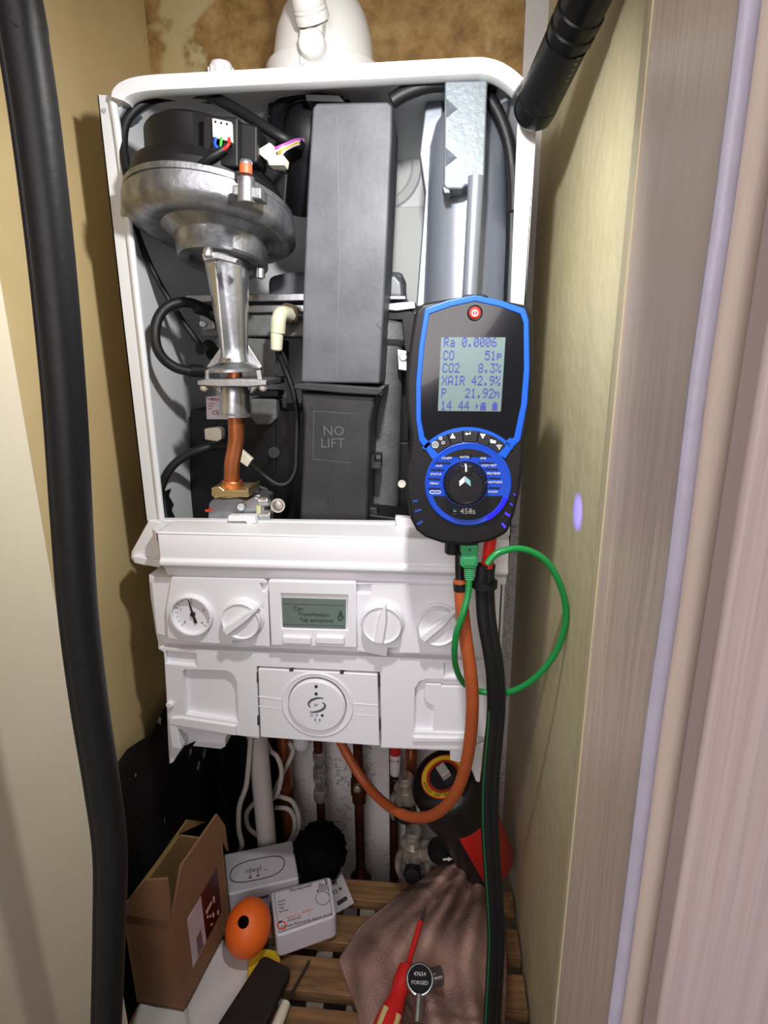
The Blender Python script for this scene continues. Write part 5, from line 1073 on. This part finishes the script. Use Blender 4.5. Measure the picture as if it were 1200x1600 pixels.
# black fuzzy bundle
oc = at(500, 1331, Z=ZF+.040); bm = B(); ball(bm, oc, .0375, (1, 1, 1.08), 40, 28)
for v in bm.verts:
    d = (v.co-oc).normalized(); v.co += d*(.003*math.sin(d.x*9+d.z*7)+.002*math.sin(d.y*23+d.x*17)+.0012*random.uniform(-1, 1))
o = obj('black_bundle', bm, M('black_wool', (7, 7, 9), .95, spec=.08, bump=.6, bscale=200), ang=180); tag(o, 'round black fuzzy bundle behind the alarm, at the foot of a pipe', 'bundle')

# towel
def edge(tab, y):
    for (x0, y0), (x1, y1) in zip(tab, tab[1:]):
        if y0 <= y <= y1: return x0 + (x1-x0)*(y-y0)/(y1-y0)
    return tab[-1][0]
Lt = [(716, 1348), (677, 1357), (611, 1411), (560, 1452), (530, 1502), (541, 1534), (560, 1584), (566, 1660)]
Rt = [(722, 1348), (762, 1358), (782, 1420), (788, 1457), (791, 1520), (788, 1600), (786, 1660)]
def towel_h(u, tv, x, y):
    ed = min(1, u*8, (1-u)*8); ed = ed*ed*(3-2*ed)
    hi = .038*max(0, 1-tv*1.25)**1.5*max(0, 1-abs(u-.5)*1.5) + .014
    k = u + .10*math.sin(tv*3.1)
    f = .024*math.exp(-((k-.30)/.10)**2)*(1-.55*tv) + .030*math.exp(-((k-.58)/.07)**2)*(1-.35*tv) + .026*math.exp(-((k-.86)/.06)**2)*(1-.3*tv)
    f += .0035*math.sin(x*.045+y*.06) + .002*math.sin(x*.11-y*.05)
    f += .010*math.exp(-((tv-.80-.1*(u-.6))/.025)**2)*(1 if u > .45 else 0)*min(1, max(0, (u-.45)*8))
    return .002 + max(.002, hi+f)*ed + .003*ed
def on_towel(x, y, lift):
    xl_, xr_ = edge(Lt, y), edge(Rt, y); u = (x-xl_)/(xr_-xl_); tv = (y-1348)/(1660-1348)
    return at(x, y, Z=ZF+towel_h(u, tv, x, y)+lift)
bm = B(); nU, nV = 60, 70; g = []
for j in range(nV+1):
    y = 1348 + (1660-1348)*j/nV; xl_, xr_ = edge(Lt, y), edge(Rt, y); row = []
    tv = j/nV
    for i in range(nU+1):
        u = i/nU; x = xl_ + (xr_-xl_)*u
        z = ZF + towel_h(u, tv, x, y)
        row.append(bm.verts.new(at(x, y, Z=z)))
    g.append(row)
for j in range(nV):
    for i in range(nU): bm.faces.new((g[j][i], g[j][i+1], g[j+1][i+1], g[j+1][i]))
def terry():
    m = M('worn_towel', (176, 142, 130), .95, rgb2=(96, 70, 60), vscale=10, bump=.7, bscale=420, contrast=(.36, .62)); return m
tw_ = obj('towel', bm, terry(), ang=180); tag(tw_, 'crumpled dirty pink-brown towel draped over the right end of the slatted shelf', 'towel')
md = tw_.modifiers.new('thick', 'SOLIDIFY'); md.thickness = .003; md.offset = -1
# red screwdriver and ratchet on the towel
zt_ = ZF+.052
rs = thing('red_screwdriver', 'red insulated screwdriver with cream grip panels lying on the towel', 'screwdriver', at(630, 1530, Z=zt_))
za_ = on_towel(661, 1424, .008); zc_ = on_towel(645, 1480, .008); zd_ = on_towel(630, 1530, .018); ze_ = on_towel(600, 1600, .016)
zs_ = max(za_.z, zc_.z+.0, zd_.z); zt_ = max(zd_.z, ze_.z)
s0, s1, s2_, s3_ = at(664, 1420, Z=max(za_.z, zt_+.010)), at(657, 1440, Z=max(za_.z, zt_+.010)), at(634, 1520, Z=zt_+.003), at(592, 1640, Z=zt_)
bm = B(); cyl(bm, s0, s1, .0016, .0022); obj('tip', bm, steel, rs)
bm = B(); cyl(bm, s1, s2_, .0030, .0034); redp = M('screwdriver_red', (206, 38, 36), .4); obj('insulated_shaft', bm, redp, rs)
d = s3_-s2_; Lh = d.length
bm = B(); lathe(bm, s2_, d, [(-.006, .008), (-.004, .0108), (.008, .0115), (.016, .0112), (.026, .0090), (.038, .0115), (.055, .0145), (.085, .0155), (Lh, .0145), (Lh+.004, .009)], 28); hd = obj('handle', bm, redp, rs)
nrm = (CAM-s2_); dn_ = d.normalized(); nrm = (nrm - dn_*nrm.dot(dn_)).normalized(); sd = dn_.cross(nrm)
for k in (-1, 1):
    bm = B(); pl = []
    for t in range(9):
        a = .050 + .05*t/8; pl.append(s2_ + dn_*a + (nrm*.80 + sd*k*.58)*.0128)
    tube(bm, pl, .0038, 12, 2); obj('grip_panel', bm, M('cream_grip', (196, 176, 120), .5), rs)
rz = on_towel(656, 1531, .014).z
ra = thing('ratchet', 'chrome ratchet spanner with a black round head plate lying beside the red screwdriver', 'ratchet', at(655, 1535, Z=rz))
hc_ = at(656, 1531, Z=rz); rn = V((0, -.35, 1)).normalized(); 
bm = B(); lathe(bm, hc_, rn, [(-.010, .0150), (-.001, .0165), (.002, .0165), (.003, .015), (.003, .0005)], 36); obj('head', bm, steel, ra, bevel=.0008)
bm = B(); lathe(bm, hc_, rn, [(.003, .0140), (.0042, .0135), (.0042, .0005)], 36); obj('head_plate', bm, M('plate_black', (14, 14, 16), .6, spec=.2), ra)
bm = B(); xa = V((1, .05, 0)); ya = rn.cross(xa); text(bm, '47654', hc_+rn*.0043+ya*.004, xa, ya, .0056); text(bm, 'FORGED', hc_+rn*.0043-ya*.004, xa, ya, .0050); obj('plate_print', bm, M('plate_print', (200, 200, 205), .4), ra)
bm = B(); cyl(bm, hc_ - rn*.004, at(652, 1600, Z=rz-.012), .0062, .0058); obj('handle', bm, steel, ra)
bm = B(); box(bm, at(682, 1526, Z=rz-.008), (.016, .016, .016), Matrix.Rotation(.3, 3, 'Z')); cyl(bm, at(664, 1529, Z=rz-.007), at(682, 1526, Z=rz-.008), .0085); obj('drive_square', bm, steel, ra, bevel=.003)
